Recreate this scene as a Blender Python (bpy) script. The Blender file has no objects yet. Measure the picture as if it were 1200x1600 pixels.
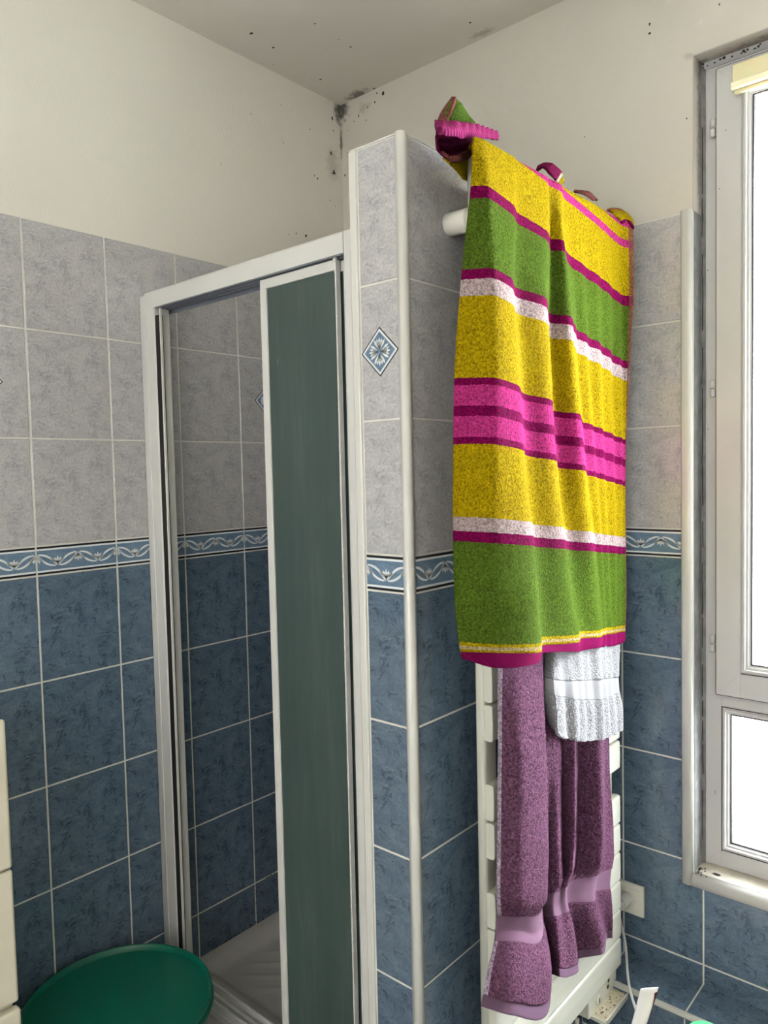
import bpy, bmesh, math, random
import numpy as np
from mathutils import Vector, Matrix
random.seed(7)
scene = bpy.context.scene
COL = scene.collection

# ------------------------------------------------------------------ camera
F_PX = math.exp(7.07150477)
cam_d = bpy.data.cameras.new('camera')
cam = bpy.data.objects.new('camera', cam_d)
COL.objects.link(cam)
cam_d.sensor_fit = 'VERTICAL'
cam_d.sensor_height = 32.0
cam_d.lens = F_PX * 32.0 / 1600.0
cam_d.clip_start = 0.02
cam_d.clip_end = 200
YAW, PITCH, ROLL = 0.71614355, -0.05235541, -0.02251871
cy_, sy_ = math.cos(YAW), math.sin(YAW)
cp_, sp_ = math.cos(PITCH), math.sin(PITCH)
cr_, sr_ = math.cos(ROLL), math.sin(ROLL)
fwd = Vector((-sy_ * cp_, cy_ * cp_, sp_))
r0 = Vector((cy_, sy_, 0))
u0 = r0.cross(fwd)
rt = cr_ * r0 + sr_ * u0
up = -sr_ * r0 + cr_ * u0
M = Matrix((rt, up, -fwd)).transposed().to_4x4()
M.translation = Vector((1.75479, -1.33094, 1.55331))
cam.matrix_world = M
scene.camera = cam

# ------------------------------------------------------------------ light and exposure
scene.view_settings.view_transform = 'Standard'
scene.view_settings.look = 'None'
scene.view_settings.gamma = 1.0
scene.view_settings.use_curve_mapping = False
scene.view_settings.exposure = 0.78
W = bpy.data.worlds.new('sky')
scene.world = W
W.use_nodes = True
W.node_tree.nodes['Background'].inputs[0].default_value = (0.93, 0.97, 1.0, 1)
W.node_tree.nodes['Background'].inputs[1].default_value = 3.0

def area(name, loc, rot, sx, sy, power, color):
    d = bpy.data.lights.new(name, 'AREA')
    d.shape = 'RECTANGLE'
    d.size, d.size_y, d.energy, d.color = sx, sy, power, color
    o = bpy.data.objects.new(name, d)
    o.location, o.rotation_euler = loc, rot
    COL.objects.link(o)
    return o
# daylight arriving through the window beside the radiator (lamp stands outside the glass)
area('window_daylight', (1.62, 0.95, 1.47), (math.radians(-90), 0, 0), 1.0, 1.8, 112.0, (0.95, 0.98, 1.0))
# second source: added fill lamp for light from an unseen source behind the photographer
area('room_fill', (1.5, -2.45, 1.65), (math.radians(101), 0, 0), 2.0, 1.9, 24.0, (1.0, 0.97, 0.93))

# ------------------------------------------------------------------ calibrated plan (metres)
TW, TH = 0.20217, 0.25
YB = 0.513            # window wall
YS = -0.2764          # end face of the partition
XL, XR = 0.7713, 0.8958
ZT, ZBT, ZBB = 2.15, 1.40, 1.3307
ZC = 2.7607
XE, YE = 2.6, -2.6
LEDGE_Z, LEDGE_Y = 0.282, 0.383
WX0, WX1, WZ0, WZ1 = 1.131, 1.95, 0.545, 2.503

# ------------------------------------------------------------------ materials
def newmat(name):
    m = bpy.data.materials.new(name)
    m.use_nodes = True
    return m, m.node_tree.nodes, m.node_tree.links, m.node_tree.nodes['Principled BSDF']

def plain(name, col, rough=0.5, metal=0.0, mottle=0.0, scale=30, bump=0.0, spec=0.5, coat=0.0):
    m, N, L, b = newmat(name)
    b.inputs['Base Color'].default_value = (*col, 1)
    b.inputs['Roughness'].default_value = rough
    b.inputs['Metallic'].default_value = metal
    b.inputs['Specular IOR Level'].default_value = spec
    b.inputs['Coat Weight'].default_value = coat
    tc = N.new('ShaderNodeTexCoord')
    nz = N.new('ShaderNodeTexNoise')
    nz.inputs['Scale'].default_value = scale
    nz.inputs['Detail'].default_value = 4
    L.new(tc.outputs['Object'], nz.inputs['Vector'])
    if mottle:
        mx = N.new('ShaderNodeMix'); mx.data_type = 'RGBA'
        mx.inputs[6].default_value = (*[c * (1 - mottle) for c in col], 1)
        mx.inputs[7].default_value = (*[min(1, c * (1 + mottle * .5)) for c in col], 1)
        L.new(nz.outputs['Fac'], mx.inputs[0])
        L.new(mx.outputs[2], b.inputs['Base Color'])
    if bump:
        bp = N.new('ShaderNodeBump')
        bp.inputs['Strength'].default_value = 0.5
        bp.inputs['Distance'].default_value = bump
        L.new(nz.outputs['Fac'], bp.inputs['Height'])
        L.new(bp.outputs[0], b.inputs['Normal'])
    return m

def ramp(N, stops, interp='LINEAR'):
    r = N.new('ShaderNodeValToRGB')
    r.color_ramp.interpolation = interp
    e = r.color_ramp.elements
    while len(e) > 1:
        e.remove(e[-1])
    e[0].position, e[0].color = stops[0][0], (*stops[0][1], 1)
    for p, c in stops[1:]:
        k = e.new(p); k.color = (*c, 1)
    return r

def tile_mat(name, lo, mid, hi, vein, veinamt, rough=0.12, bumpd=0.0006):
    """printed ceramic tile: the same mottled, diagonally streaked print on each tile (UV = one tile)"""
    m, N, L, b = newmat(name)
    uv = N.new('ShaderNodeUVMap')
    mp = N.new('ShaderNodeMapping')
    mp.inputs['Rotation'].default_value = (0, 0, math.radians(-48))
    mp.inputs['Scale'].default_value = (2.6, 5.2, 1)
    L.new(uv.outputs[0], mp.inputs[0])
    n1 = N.new('ShaderNodeTexNoise')
    n1.inputs['Scale'].default_value = 1.6; n1.inputs['Detail'].default_value = 9
    n1.inputs['Roughness'].default_value = 0.78; n1.inputs['Distortion'].default_value = 0.6
    L.new(mp.outputs[0], n1.inputs['Vector'])
    cr = ramp(N, [(0.28, lo), (0.5, mid), (0.72, hi)])
    L.new(n1.outputs['Fac'], cr.inputs[0])
    # thin broken veins
    n2 = N.new('ShaderNodeTexNoise')
    n2.inputs['Scale'].default_value = 1.25; n2.inputs['Detail'].default_value = 6
    n2.inputs['Roughness'].default_value = 0.62; n2.inputs['Distortion'].default_value = 1.6
    L.new(mp.outputs[0], n2.inputs['Vector'])
    s = N.new('ShaderNodeMath'); s.operation = 'SUBTRACT'; s.inputs[1].default_value = 0.52
    a = N.new('ShaderNodeMath'); a.operation = 'ABSOLUTE'
    mr = N.new('ShaderNodeMapRange')
    mr.inputs['From Min'].default_value = 0.0; mr.inputs['From Max'].default_value = 0.030
    mr.inputs['To Min'].default_value = veinamt; mr.inputs['To Max'].default_value = 0.0
    L.new(n2.outputs['Fac'], s.inputs[0]); L.new(s.outputs[0], a.inputs[0]); L.new(a.outputs[0], mr.inputs['Value'])
    n3 = N.new('ShaderNodeTexNoise'); n3.inputs['Scale'].default_value = 7.0
    L.new(uv.outputs[0], n3.inputs['Vector'])
    g = N.new('ShaderNodeMapRange'); g.inputs['From Min'].default_value = 0.47; g.inputs['From Max'].default_value = 0.56
    L.new(n3.outputs['Fac'], g.inputs['Value'])
    mu = N.new('ShaderNodeMath'); mu.operation = 'MULTIPLY'
    L.new(mr.outputs[0], mu.inputs[0]); L.new(g.outputs[0], mu.inputs[1])
    mx = N.new('ShaderNodeMix'); mx.data_type = 'RGBA'
    mx.inputs[7].default_value = (*vein, 1)
    L.new(mu.outputs[0], mx.inputs[0]); L.new(cr.outputs[0], mx.inputs[6])
    # fine grain
    n4 = N.new('ShaderNodeTexNoise'); n4.inputs['Scale'].default_value = 42; n4.inputs['Detail'].default_value = 3
    L.new(uv.outputs[0], n4.inputs['Vector'])
    mx2 = N.new('ShaderNodeMix'); mx2.data_type = 'RGBA'; mx2.blend_type = 'OVERLAY'
    mx2.inputs[0].default_value = 0.35
    L.new(mx.outputs[2], mx2.inputs[6]); L.new(n4.outputs['Fac'], mx2.inputs[7])
    L.new(mx2.outputs[2], b.inputs['Base Color'])
    b.inputs['Roughness'].default_value = rough
    bp = N.new('ShaderNodeBump'); bp.inputs['Strength'].default_value = 0.35; bp.inputs['Distance'].default_value = bumpd
    L.new(n1.outputs['Fac'], bp.inputs['Height']); L.new(bp.outputs[0], b.inputs['Normal'])
    return m

M_GROUT = plain('grout', (0.62, 0.62, 0.57), 0.85, mottle=0.25, scale=25)
M_GREY = tile_mat('grey_marbled_tile', (0.31, 0.315, 0.33), (0.41, 0.41, 0.415), (0.49, 0.488, 0.475), (0.17, 0.175, 0.20), 0.5)
M_BLUE = tile_mat('blue_mottled_tile', (0.056, 0.090, 0.135), (0.092, 0.140, 0.196), (0.135, 0.190, 0.248), (0.016, 0.027, 0.046), 0.85)
M_BFIELD = tile_mat('border_tile_blue', (0.085, 0.15, 0.23), (0.13, 0.205, 0.29), (0.17, 0.25, 0.34), (0.05, 0.09, 0.15), 0.3)
M_BWHITE = plain('border_white_glaze', (0.66, 0.70, 0.72), 0.2)
M_BDARK = plain('border_black_line', (0.012, 0.014, 0.018), 0.25)
M_MOULD = plain('black_mould', (0.035, 0.03, 0.024), 0.95, mottle=0.4, scale=300)
M_PVC = plain('white_pvc', (0.50, 0.505, 0.50), 0.32, mottle=0.06, scale=8)
M_PVCG = plain('grey_sealant', (0.40, 0.41, 0.42), 0.6, mottle=0.25, scale=40)
M_GASK = plain('black_rubber', (0.008, 0.008, 0.009), 0.55)
M_TRIM = plain('glossy_white_trim', (0.60, 0.605, 0.57), 0.14, mottle=0.05, scale=12, coat=0.4)
M_LACQ = plain('white_lacquered_aluminium', (0.60, 0.605, 0.58), 0.3, mottle=0.05, scale=10)
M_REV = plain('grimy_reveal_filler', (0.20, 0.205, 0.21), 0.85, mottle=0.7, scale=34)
M_SHADE = plain('dark_grey_gap_shade', (0.10, 0.10, 0.10), 0.8)  # dark grey standing in for shade in the window gaps
M_RAIL = plain('bare_aluminium_rail', (0.30, 0.33, 0.38), 0.3, metal=0.5)
M_ENAMEL = plain('cream_enamel', (0.58, 0.59, 0.51), 0.2, mottle=0.03, scale=9, coat=0.3)

def plaster(name, col, bump=0.0012, mould_pts=()):
    """painted woodchip wallpaper / ceiling paint with soft mould bloom around given points"""
    m, N, L, b = newmat(name)
    geo = N.new('ShaderNodeNewGeometry')
    n = N.new('ShaderNodeTexNoise'); n.inputs['Scale'].default_value = 210; n.inputs['Detail'].default_value = 3
    mp = N.new('ShaderNodeMapping'); mp.inputs['Scale'].default_value = (1, 1, 0.35)
    L.new(geo.outputs['Position'], mp.inputs[0]); L.new(mp.outputs[0], n.inputs['Vector'])
    bp = N.new('ShaderNodeBump'); bp.inputs['Strength'].default_value = 0.45; bp.inputs['Distance'].default_value = bump
    L.new(n.outputs['Fac'], bp.inputs['Height']); L.new(bp.outputs[0], b.inputs['Normal'])
    big = N.new('ShaderNodeTexNoise'); big.inputs['Scale'].default_value = 1.7; big.inputs['Detail'].default_value = 5
    L.new(geo.outputs['Position'], big.inputs['Vector'])
    mx = N.new('ShaderNodeMix'); mx.data_type = 'RGBA'
    mx.inputs[6].default_value = (*[c * 0.93 for c in col], 1)
    mx.inputs[7].default_value = (min(1, col[0] * 1.04), min(1, col[1] * 1.03), col[2] * 1.0, 1)
    L.new(big.outputs['Fac'], mx.inputs[0])
    out = mx.outputs[2]
    md = N.new('ShaderNodeTexNoise'); md.inputs['Scale'].default_value = 55; md.inputs['Detail'].default_value = 7
    md.inputs['Roughness'].default_value = 0.72
    L.new(geo.outputs['Position'], md.inputs['Vector'])
    for (p, sc, rad, amt, colr) in mould_pts:
        v = N.new('ShaderNodeVectorMath'); v.operation = 'SUBTRACT'; v.inputs[1].default_value = p
        L.new(geo.outputs['Position'], v.inputs[0])
        v2 = N.new('ShaderNodeVectorMath'); v2.operation = 'MULTIPLY'; v2.inputs[1].default_value = sc
        L.new(v.outputs[0], v2.inputs[0])
        ln = N.new('ShaderNodeVectorMath'); ln.operation = 'LENGTH'
        L.new(v2.outputs[0], ln.inputs[0])
        fall = N.new('ShaderNodeMapRange'); fall.inputs['From Min'].default_value = 0.0
        fall.inputs['From Max'].default_value = rad; fall.inputs['To Min'].default_value = 0.62
        fall.inputs['To Max'].default_value = -0.25
        L.new(ln.outputs['Value'], fall.inputs['Value'])
        ad = N.new('ShaderNodeMath'); ad.operation = 'ADD'
        L.new(fall.outputs[0], ad.inputs[0]); L.new(md.outputs['Fac'], ad.inputs[1])
        th = N.new('ShaderNodeMapRange'); th.inputs['From Min'].default_value = 0.72
        th.inputs['From Max'].default_value = 0.98; th.inputs['To Max'].default_value = amt
        L.new(ad.outputs[0], th.inputs['Value'])
        k = N.new('ShaderNodeMix'); k.data_type = 'RGBA'; k.inputs[7].default_value = (*colr, 1)
        L.new(th.outputs[0], k.inputs[0]); L.new(out, k.inputs[6])
        out = k.outputs[2]
    L.new(out, b.inputs['Base Color'])
    b.inputs['Roughness'].default_value = 0.75
    b.inputs['Specular IOR Level'].default_value = 0.25
    return m

DARK = (0.03, 0.026, 0.02); OLIVE = (0.20, 0.19, 0.12)
PL_LEFT = plaster('cream_painted_wallpaper', (0.67, 0.66, 0.60), mould_pts=[
    ((0, 0.505, 2.74), (1, 1, 0.5), 0.058, 0.85, DARK), ((0, 0.513, 2.64), (1, 2.6, 0.30), 0.040, 0.7, DARK),
    ((0, 0.47, 2.56), (1, 1, 0.5), 0.07, 0.3, OLIVE)])
PL_BACK = plaster('grey_cream_painted_wallpaper', (0.545, 0.53, 0.48), mould_pts=[
    ((0.01, 0.513, 2.74), (0.8, 1, 0.6), 0.060, 0.85, DARK), ((0.0, 0.513, 2.64), (2.6, 1, 0.30), 0.038, 0.65, DARK),
    ((0.10, 0.513, 2.72), (0.8, 1, 1.3), 0.06, 0.35, OLIVE), ((1.12, 0.513, 2.505), (1, 1, 1.2), 0.03, 0.35, OLIVE)])
PL_CEIL = plaster('ceiling_paint', (0.62, 0.60, 0.545), bump=0.0004, mould_pts=[
    ((0.09, 0.50, 2.76), (0.75, 1.5, 1), 0.085, 0.7, DARK), ((0.57, 0.49, 2.76), (0.7, 2.0, 1), 0.07, 0.35, DARK)])
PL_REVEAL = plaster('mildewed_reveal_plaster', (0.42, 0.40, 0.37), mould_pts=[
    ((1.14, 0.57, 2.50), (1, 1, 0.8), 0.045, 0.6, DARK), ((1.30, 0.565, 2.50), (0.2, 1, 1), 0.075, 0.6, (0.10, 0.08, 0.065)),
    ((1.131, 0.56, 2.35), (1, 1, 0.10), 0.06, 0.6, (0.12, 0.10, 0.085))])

# ------------------------------------------------------------------ mesh helpers
class MB:
    """collects faces with materials and uvs, then links them as ONE mesh object"""
    def __init__(s):
        s.bm = bmesh.new(); s.uv = s.bm.loops.layers.uv.new('UVMap'); s.mats = []
    def mi(s, m):
        if m not in s.mats: s.mats.append(m)
        return s.mats.index(m)
    def face(s, pts, m, uvs=None, smooth=False):
        vs = [s.bm.verts.new(p) for p in pts]
        try: f = s.bm.faces.new(vs)
        except ValueError: return None
        f.material_index = s.mi(m); f.smooth = smooth
        if uvs:
            for l, u in zip(f.loops, uvs): l[s.uv].uv = u
        return f
    def box(s, a, b, m, bevel=0.0, seg=2):
        x0, y0, z0 = [min(p, q) for p, q in zip(a, b)]; x1, y1, z1 = [max(p, q) for p, q in zip(a, b)]
        r = bmesh.ops.create_cube(s.bm, size=1.0)
        vs = r['verts']
        for v in vs:
            v.co = Vector(((x0 + x1) / 2 + v.co.x * (x1 - x0), (y0 + y1) / 2 + v.co.y * (y1 - y0), (z0 + z1) / 2 + v.co.z * (z1 - z0)))
        fs = list({f for v in vs for f in v.link_faces})
        k = s.mi(m)
        for f in fs: f.material_index = k
        if bevel:
            es = list({e for v in vs for e in v.link_edges})
            res = bmesh.ops.bevel(s.bm, geom=es, offset=bevel, segments=seg, affect='EDGES', profile=0.5, material=k)
            for f in res['faces']: f.smooth = True
    def prism(s, prof, axis, a, b, m, smooth=False):
        """extrude a closed 2-D profile along an axis (0 x, 1 y, 2 z) from a to b"""
        def P(p, t):
            if axis == 0: return (t, p[0], p[1])
            if axis == 1: return (p[0], t, p[1])
            return (p[0], p[1], t)
        n = len(prof); k = s.mi(m)
        va = [s.bm.verts.new(P(p, a)) for p in prof]; vb = [s.bm.verts.new(P(p, b)) for p in prof]
        fs = [s.bm.faces.new((va[i], va[(i + 1) % n], vb[(i + 1) % n], vb[i])) for i in range(n)]
        for f in fs: f.smooth = smooth
        fs += [s.bm.faces.new(va[::-1]), s.bm.faces.new(vb)]
        for f in fs: f.material_index = k
    def lathe(s, c, prof, m, seg=48, axis=2, closed=False):
        """prof: list of (radius, height); revolved round an axis through c"""
        k = s.mi(m); rings = []
        for r, h in prof:
            ring = []
            for i in range(seg):
                t = 2 * math.pi * i / seg
                q = (r * math.cos(t), r * math.sin(t))
                p = (q[0], q[1], h) if axis == 2 else ((h, q[0], q[1]) if axis == 0 else (q[0], h, q[1]))
                ring.append(s.bm.verts.new((c[0] + p[0], c[1] + p[1], c[2] + p[2])))
            rings.append(ring)
        for a, b in zip(rings, rings[1:]):
            for i in range(seg):
                f = s.bm.faces.new((a[i], a[(i + 1) % seg], b[(i + 1) % seg], b[i])); f.material_index = k; f.smooth = True
        for ring, flip in ((rings[0], True), (rings[-1], False)):
            f = s.bm.faces.new(ring[::-1] if flip else ring); f.material_index = k
    def build(s, name, parent=None, **props):
        bmesh.ops.recalc_face_normals(s.bm, faces=s.bm.faces[:]) if props.pop('recalc', True) else None
        me = bpy.data.meshes.new(name); s.bm.to_mesh(me); s.bm.free()
        for m in s.mats: me.materials.append(m)
        o = bpy.data.objects.new(name, me); COL.objects.link(o)
        if parent: o.parent = parent; o.matrix_parent_inverse = Matrix.Translation(-Vector(parent.location))
        for k, v in props.items(): o[k] = v
        return o

def empty(name, loc, **props):
    o = bpy.data.objects.new(name, None); COL.objects.link(o); o.location = loc
    o.empty_display_size = 0.05
    for k, v in props.items(): o[k] = v
    return o

def tube(name, pts, r, mat, parent=None, res=6, **props):
    cu = bpy.data.curves.new(name, 'CURVE'); cu.dimensions = '3D'; cu.bevel_depth = r; cu.bevel_resolution = 4; cu.use_fill_caps = True
    sp = cu.splines.new('NURBS'); sp.points.add(len(pts) - 1)
    for p, q in zip(sp.points, pts): p.co = (*q, 1)
    sp.use_endpoint_u = True; sp.order_u = 4; sp.resolution_u = res
    cu.materials.append(mat)
    t = bpy.data.objects.new(name + '_c', cu); COL.objects.link(t)
    dg = bpy.context.evaluated_depsgraph_get()
    me = bpy.data.meshes.new_from_object(t.evaluated_get(dg)); me.name = name
    bpy.data.objects.remove(t)
    o = bpy.data.objects.new(name, me); COL.objects.link(o)
    for p in me.polygons: p.use_smooth = True
    if parent: o.parent = parent; o.matrix_parent_inverse = Matrix.Translation(-Vector(parent.location))
    for k, v in props.items(): o[k] = v
    return o

# ------------------------------------------------------------------ tiled faces
def motif(mb, P, u0, w, z0, z1, uc0, uc1):
    """white tulips and ribbons of one border tile spanning u0..u0+w, clipped to uc0..uc1"""
    h = z1 - z0; zm = (z0 + z1) / 2; A = 0.29 * h; D = 0.0012
    def poly(pts):
        q = [(min(max(p[0], uc0), uc1), p[1]) for p in pts]
        if max(p[0] for p in q) - min(p[0] for p in q) > 2e-4:
            mb.face([P(p[0], p[1], D) for p in q], M_BWHITE)
    # ribbons: two tapering strands per half wave
    n = 10
    for k in range(4):
        for off in (-1, 1):
            for i in range(n):
                q = []
                for j, sg in ((i, -1), (i + 1, -1), (i + 1, 1), (i, 1)):
                    t = 0.06 + 0.88 * j / n
                    z = zm + A * math.cos(math.pi * (t + (k % 2)))
                    sp = 0.085 * h * math.sin(math.pi * t)
                    th = 0.034 * h * (0.5 + math.sin(math.pi * t))
                    du = 0.045 * w * off * math.sin(math.pi * t)
                    q.append((u0 + w * (k + t) / 4 + du, z + (sp * off if k % 2 == 0 else -sp * off) * 0.6 + sg * th * 1.25))
                poly(q)
    for k in range(5):
        uc = u0 + w * k / 4; s = 1 if k % 2 else -1
        zb = zm - s * 0.20 * h
        for a in (-44, -23, 0, 23, 44):
            ra = math.radians(a); ln = {0: .40, 23: .36, 44: .40}[abs(a)] * h; wd = 0.062 * h
            d = Vector((math.sin(ra) * 1.2, math.cos(ra) * s)); nn = Vector((-d.y, d.x)).normalized()
            c = Vector((uc, zb))
            tip = c + d * ln
            if abs(a) > 40: tip.x += 0.03 * h * (1 if a > 0 else -1)
            m1 = c + d * ln * 0.6
            poly([tuple(c - nn * wd * 0.45), tuple(m1 - nn * wd), tuple(tip), tuple(m1 + nn * wd), tuple(c + nn * wd * 0.45)])

def tiled(mb, P, ua, ub, z0, z1, uo, inserts=()):
    """tiles between ua..ub and z0..z1 on the mapping P(u,z,d); uo = one vertical joint"""
    G = 0.0021
    rows = [(ZT - TH * (k + 1), ZT - TH * k, 'g') for k in range(3)] + [(ZBB, ZBT, 'b')] + \
           [(ZBB - TH * (k + 1), ZBB - TH * k, 'u') for k in range(6)]
    def quad(a, b, c, d, D, m, tu0, tv0):
        a2, b2, c2, d2 = a, b, max(c, z0), min(d, z1)
        if b2 - a2 < 1e-4 or d2 - c2 < 1e-4: return
        def uvf(u, z): return ((u - tu0) / TW, (z - tv0) / TH)
        e = 0.0011
        o = [(a2, c2), (b2, c2), (b2, d2), (a2, d2)]
        ea, eb = (0 if a <= ua + 1e-5 else e), (0 if b >= ub - 1e-5 else e)
        ec, ed = (0 if c < z0 - 1e-5 else e), (0 if d > z1 + 1e-5 else e)
        i = [(a2 + ea, c2 + ec), (b2 - eb, c2 + ec), (b2 - eb, d2 - ed), (a2 + ea, d2 - ed)]
        mb.face([P(u, z, D) for u, z in i], m, [uvf(u, z) for u, z in i])
        for k in range(4):
            q = [o[k], o[(k + 1) % 4], i[(k + 1) % 4], i[k]]
            mb.face([P(q[0][0], q[0][1], -0.0012), P(q[1][0], q[1][1], -0.0012), P(q[2][0], q[2][1], D), P(q[3][0], q[3][1], D)],
                    m, [uvf(u, z) for u, z in q])
    k0 = math.floor((ua - uo) / TW + 1e-6); k1 = math.ceil((ub - uo) / TW - 1e-6)
    for k in range(k0, k1):
        t0 = uo + k * TW; a = max(t0 + G, ua); b = min(t0 + TW - G, ub)
        if b - a < 0.003: continue
        for (c, d, kind) in rows:
            if d <= z0 or c >= z1: continue
            if kind == 'b':
                H = d - c - 2 * G; c += G; d -= G
                lv = [0, .075, .14, .86, .925, 1.0]
                for j, mm in enumerate((M_BDARK, M_BWHITE, M_BFIELD, M_BWHITE, M_BDARK)):
                    mb.face([P(u, z, 0.0) for u, z in ((a, c + H * lv[j]), (b, c + H * lv[j]), (b, c + H * lv[j + 1]), (a, c + H * lv[j + 1]))],
                            mm, [((u - t0) / TW, (z - c) / TH) for u, z in ((a, c + H * lv[j]), (b, c + H * lv[j]), (b, c + H * lv[j + 1]), (a, c + H * lv[j + 1]))])
                motif(mb, lambda u, z, D: P(u, z, 0.0004), t0, TW, c + H * .14, c + H * .86, a + .0005, b - .0005)
            else:
                quad(a, b, c + G, d - G, 0.0, M_GREY if kind == 'g' else M_BLUE, t0, c)
    for (uc, zc) in inserts:
        if not (ua - .05 < uc < ub + .05): continue
        R = 0.0455
        def dia(r, D, m):
            pts = [(uc - r, zc), (uc, zc - r), (uc + r, zc), (uc, zc + r)]
            if min(p[0] for p in pts) < ua - .002 or max(p[0] for p in pts) > ub + .002: return
            mb.face([P(u, z, D) for u, z in pts], m, [((u - uc) / TW + .5, (z - zc) / TH + .5) for u, z in pts])
        dia(R, 0.0003, M_BDARK); dia(R - .003, 0.0006, M_BWHITE); dia(R - .0085, 0.0009, M_BFIELD)
        for q in range(4):       # four fan-shaped petals
            base = math.pi / 2 * q
            for a in (-36, -18, 0, 18, 36):
                an = base + math.radians(a); ln = 0.0225 if abs(a) in (0, 36) else 0.021
                d = Vector((math.cos(an), math.sin(an))); nn = Vector((-d.y, d.x)); c0 = Vector((math.cos(base), math.sin(base))) * 0.004 + Vector((uc, zc))
                mb.face([P(*(c0 - nn * .0006), .0012), P(*(c0 + d * ln * .65 - nn * .0032), .0012), P(*(c0 + d * ln), .0012), P(*(c0 + d * ln * .65 + nn * .0032), .0012), P(*(c0 + nn * .0006), .0012)], M_BWHITE)

def splat(mb, P, u, z, r, asp=1.0):
    n = 9; pts = []
    for i in range(n):
        t = 2 * math.pi * i / n; q = r * random.uniform(.55, 1.25)
        pts.append((u + q * math.cos(t), z + q * asp * math.sin(t)))
    mb.face([P(a, b, 0.0004) for a, b in pts], M_MOULD)

def slab(mb, P, ua, ub, z0, z1, m, D):
    mb.face([P(ua, z0, D), P(ub, z0, D), P(ub, z1, D), P(ua, z1, D)], m)
# ------------------------------------------------------------------ tables of cloth control points (x, y, z in metres)
STRIPED_ROWS = [
    [[1.004,-0.2114,2.128],[1.008,-0.1815,2.128],[1.008,-0.0898,2.128],[1.004,-0.0733,2.128],[1.006,0.0383,2.128],[1.003,0.0538,2.128],[1.008,0.0926,2.128],[1.003,0.1221,2.128],[1.004,0.2649,2.128],[1.002,0.3902,2.128],[1.016,0.4375,2.128]],
    [[1.006,-0.2247,2.0406],[1.031,-0.2051,2.0381],[1.029,-0.1291,2.0282],[1.02,-0.0924,2.0234],[1.026,-0.0005,2.0115],[1.014,0.0391,2.0063],[1.033,0.0559,2.0041],[1.008,0.1234,1.9954],[1.008,0.2602,1.9776],[1.0,0.4066,1.9585],[1.022,0.4285,1.9557]],
    [[1.008,-0.2433,1.963],[1.047,-0.2239,1.9605],[1.046,-0.1631,1.9526],[1.034,-0.1217,1.9472],[1.048,-0.0445,1.9372],[1.018,0.0275,1.9278],[1.042,0.0556,1.9242],[1.016,0.1258,1.9151],[1.012,0.2535,1.8984],[1.0,0.4127,1.8777],[1.016,0.4268,1.8759]],
    [[1.008,-0.2611,1.8703],[1.06,-0.2368,1.8672],[1.06,-0.1884,1.8609],[1.042,-0.1372,1.8542],[1.062,-0.0743,1.8461],[1.021,0.0174,1.8341],[1.05,0.0516,1.8297],[1.022,0.1261,1.82],[1.015,0.2519,1.8037],[1.0,0.4114,1.7829],[1.012,0.4239,1.7813]],
    [[1.008,-0.2827,1.7082],[1.069,-0.2553,1.7046],[1.076,-0.2001,1.6974],[1.048,-0.1319,1.6885],[1.068,-0.0722,1.6808],[1.022,0.0296,1.6676],[1.052,0.0744,1.6617],[1.022,0.1541,1.6514],[1.016,0.2631,1.6372],[1.002,0.4081,1.6184],[1.006,0.4172,1.6172]],
    [[1.008,-0.2909,1.5592],[1.073,-0.2714,1.5567],[1.087,-0.2076,1.5484],[1.052,-0.127,1.5379],[1.07,-0.0549,1.5285],[1.022,0.0523,1.5146],[1.05,0.1066,1.5075],[1.022,0.1836,1.4975],[1.016,0.2803,1.485],[1.004,0.405,1.4687],[1.004,0.4161,1.4673]],
    [[1.01,-0.2991,1.4403],[1.074,-0.2781,1.4376],[1.096,-0.1983,1.4272],[1.054,-0.1042,1.415],[1.07,-0.0248,1.4046],[1.024,0.0809,1.3909],[1.048,0.1378,1.3835],[1.022,0.2118,1.3739],[1.016,0.2917,1.3635],[1.006,0.3987,1.3496],[1.004,0.4144,1.3475]],
    [[1.015,-0.3057,1.3311],[1.073,-0.2738,1.327],[1.1,-0.1907,1.3162],[1.052,-0.085,1.3024],[1.068,0.0028,1.291],[1.028,0.0985,1.2786],[1.045,0.1632,1.2702],[1.024,0.2274,1.2618],[1.018,0.2957,1.253],[1.008,0.3889,1.2408],[1.006,0.4082,1.2383]],
    [[1.02,-0.2986,1.2452],[1.07,-0.2596,1.2401],[1.098,-0.176,1.2293],[1.046,-0.0623,1.2145],[1.062,0.0426,1.2009],[1.032,0.1202,1.1908],[1.042,0.1805,1.1829],[1.026,0.2344,1.1759],[1.022,0.2923,1.1684],[1.014,0.3702,1.1583],[1.012,0.3858,1.1563]],
    [[1.02,-0.2932,1.236],[1.07,-0.2601,1.2191],[1.098,-0.1807,1.2156],[1.046,-0.07,1.2044],[1.062,0.0423,1.1871],[1.032,0.1163,1.1698],[1.042,0.1802,1.1657],[1.026,0.2269,1.156],[1.022,0.292,1.1459],[1.014,0.3699,1.1377],[1.012,0.3855,1.1407]],
]
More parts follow.
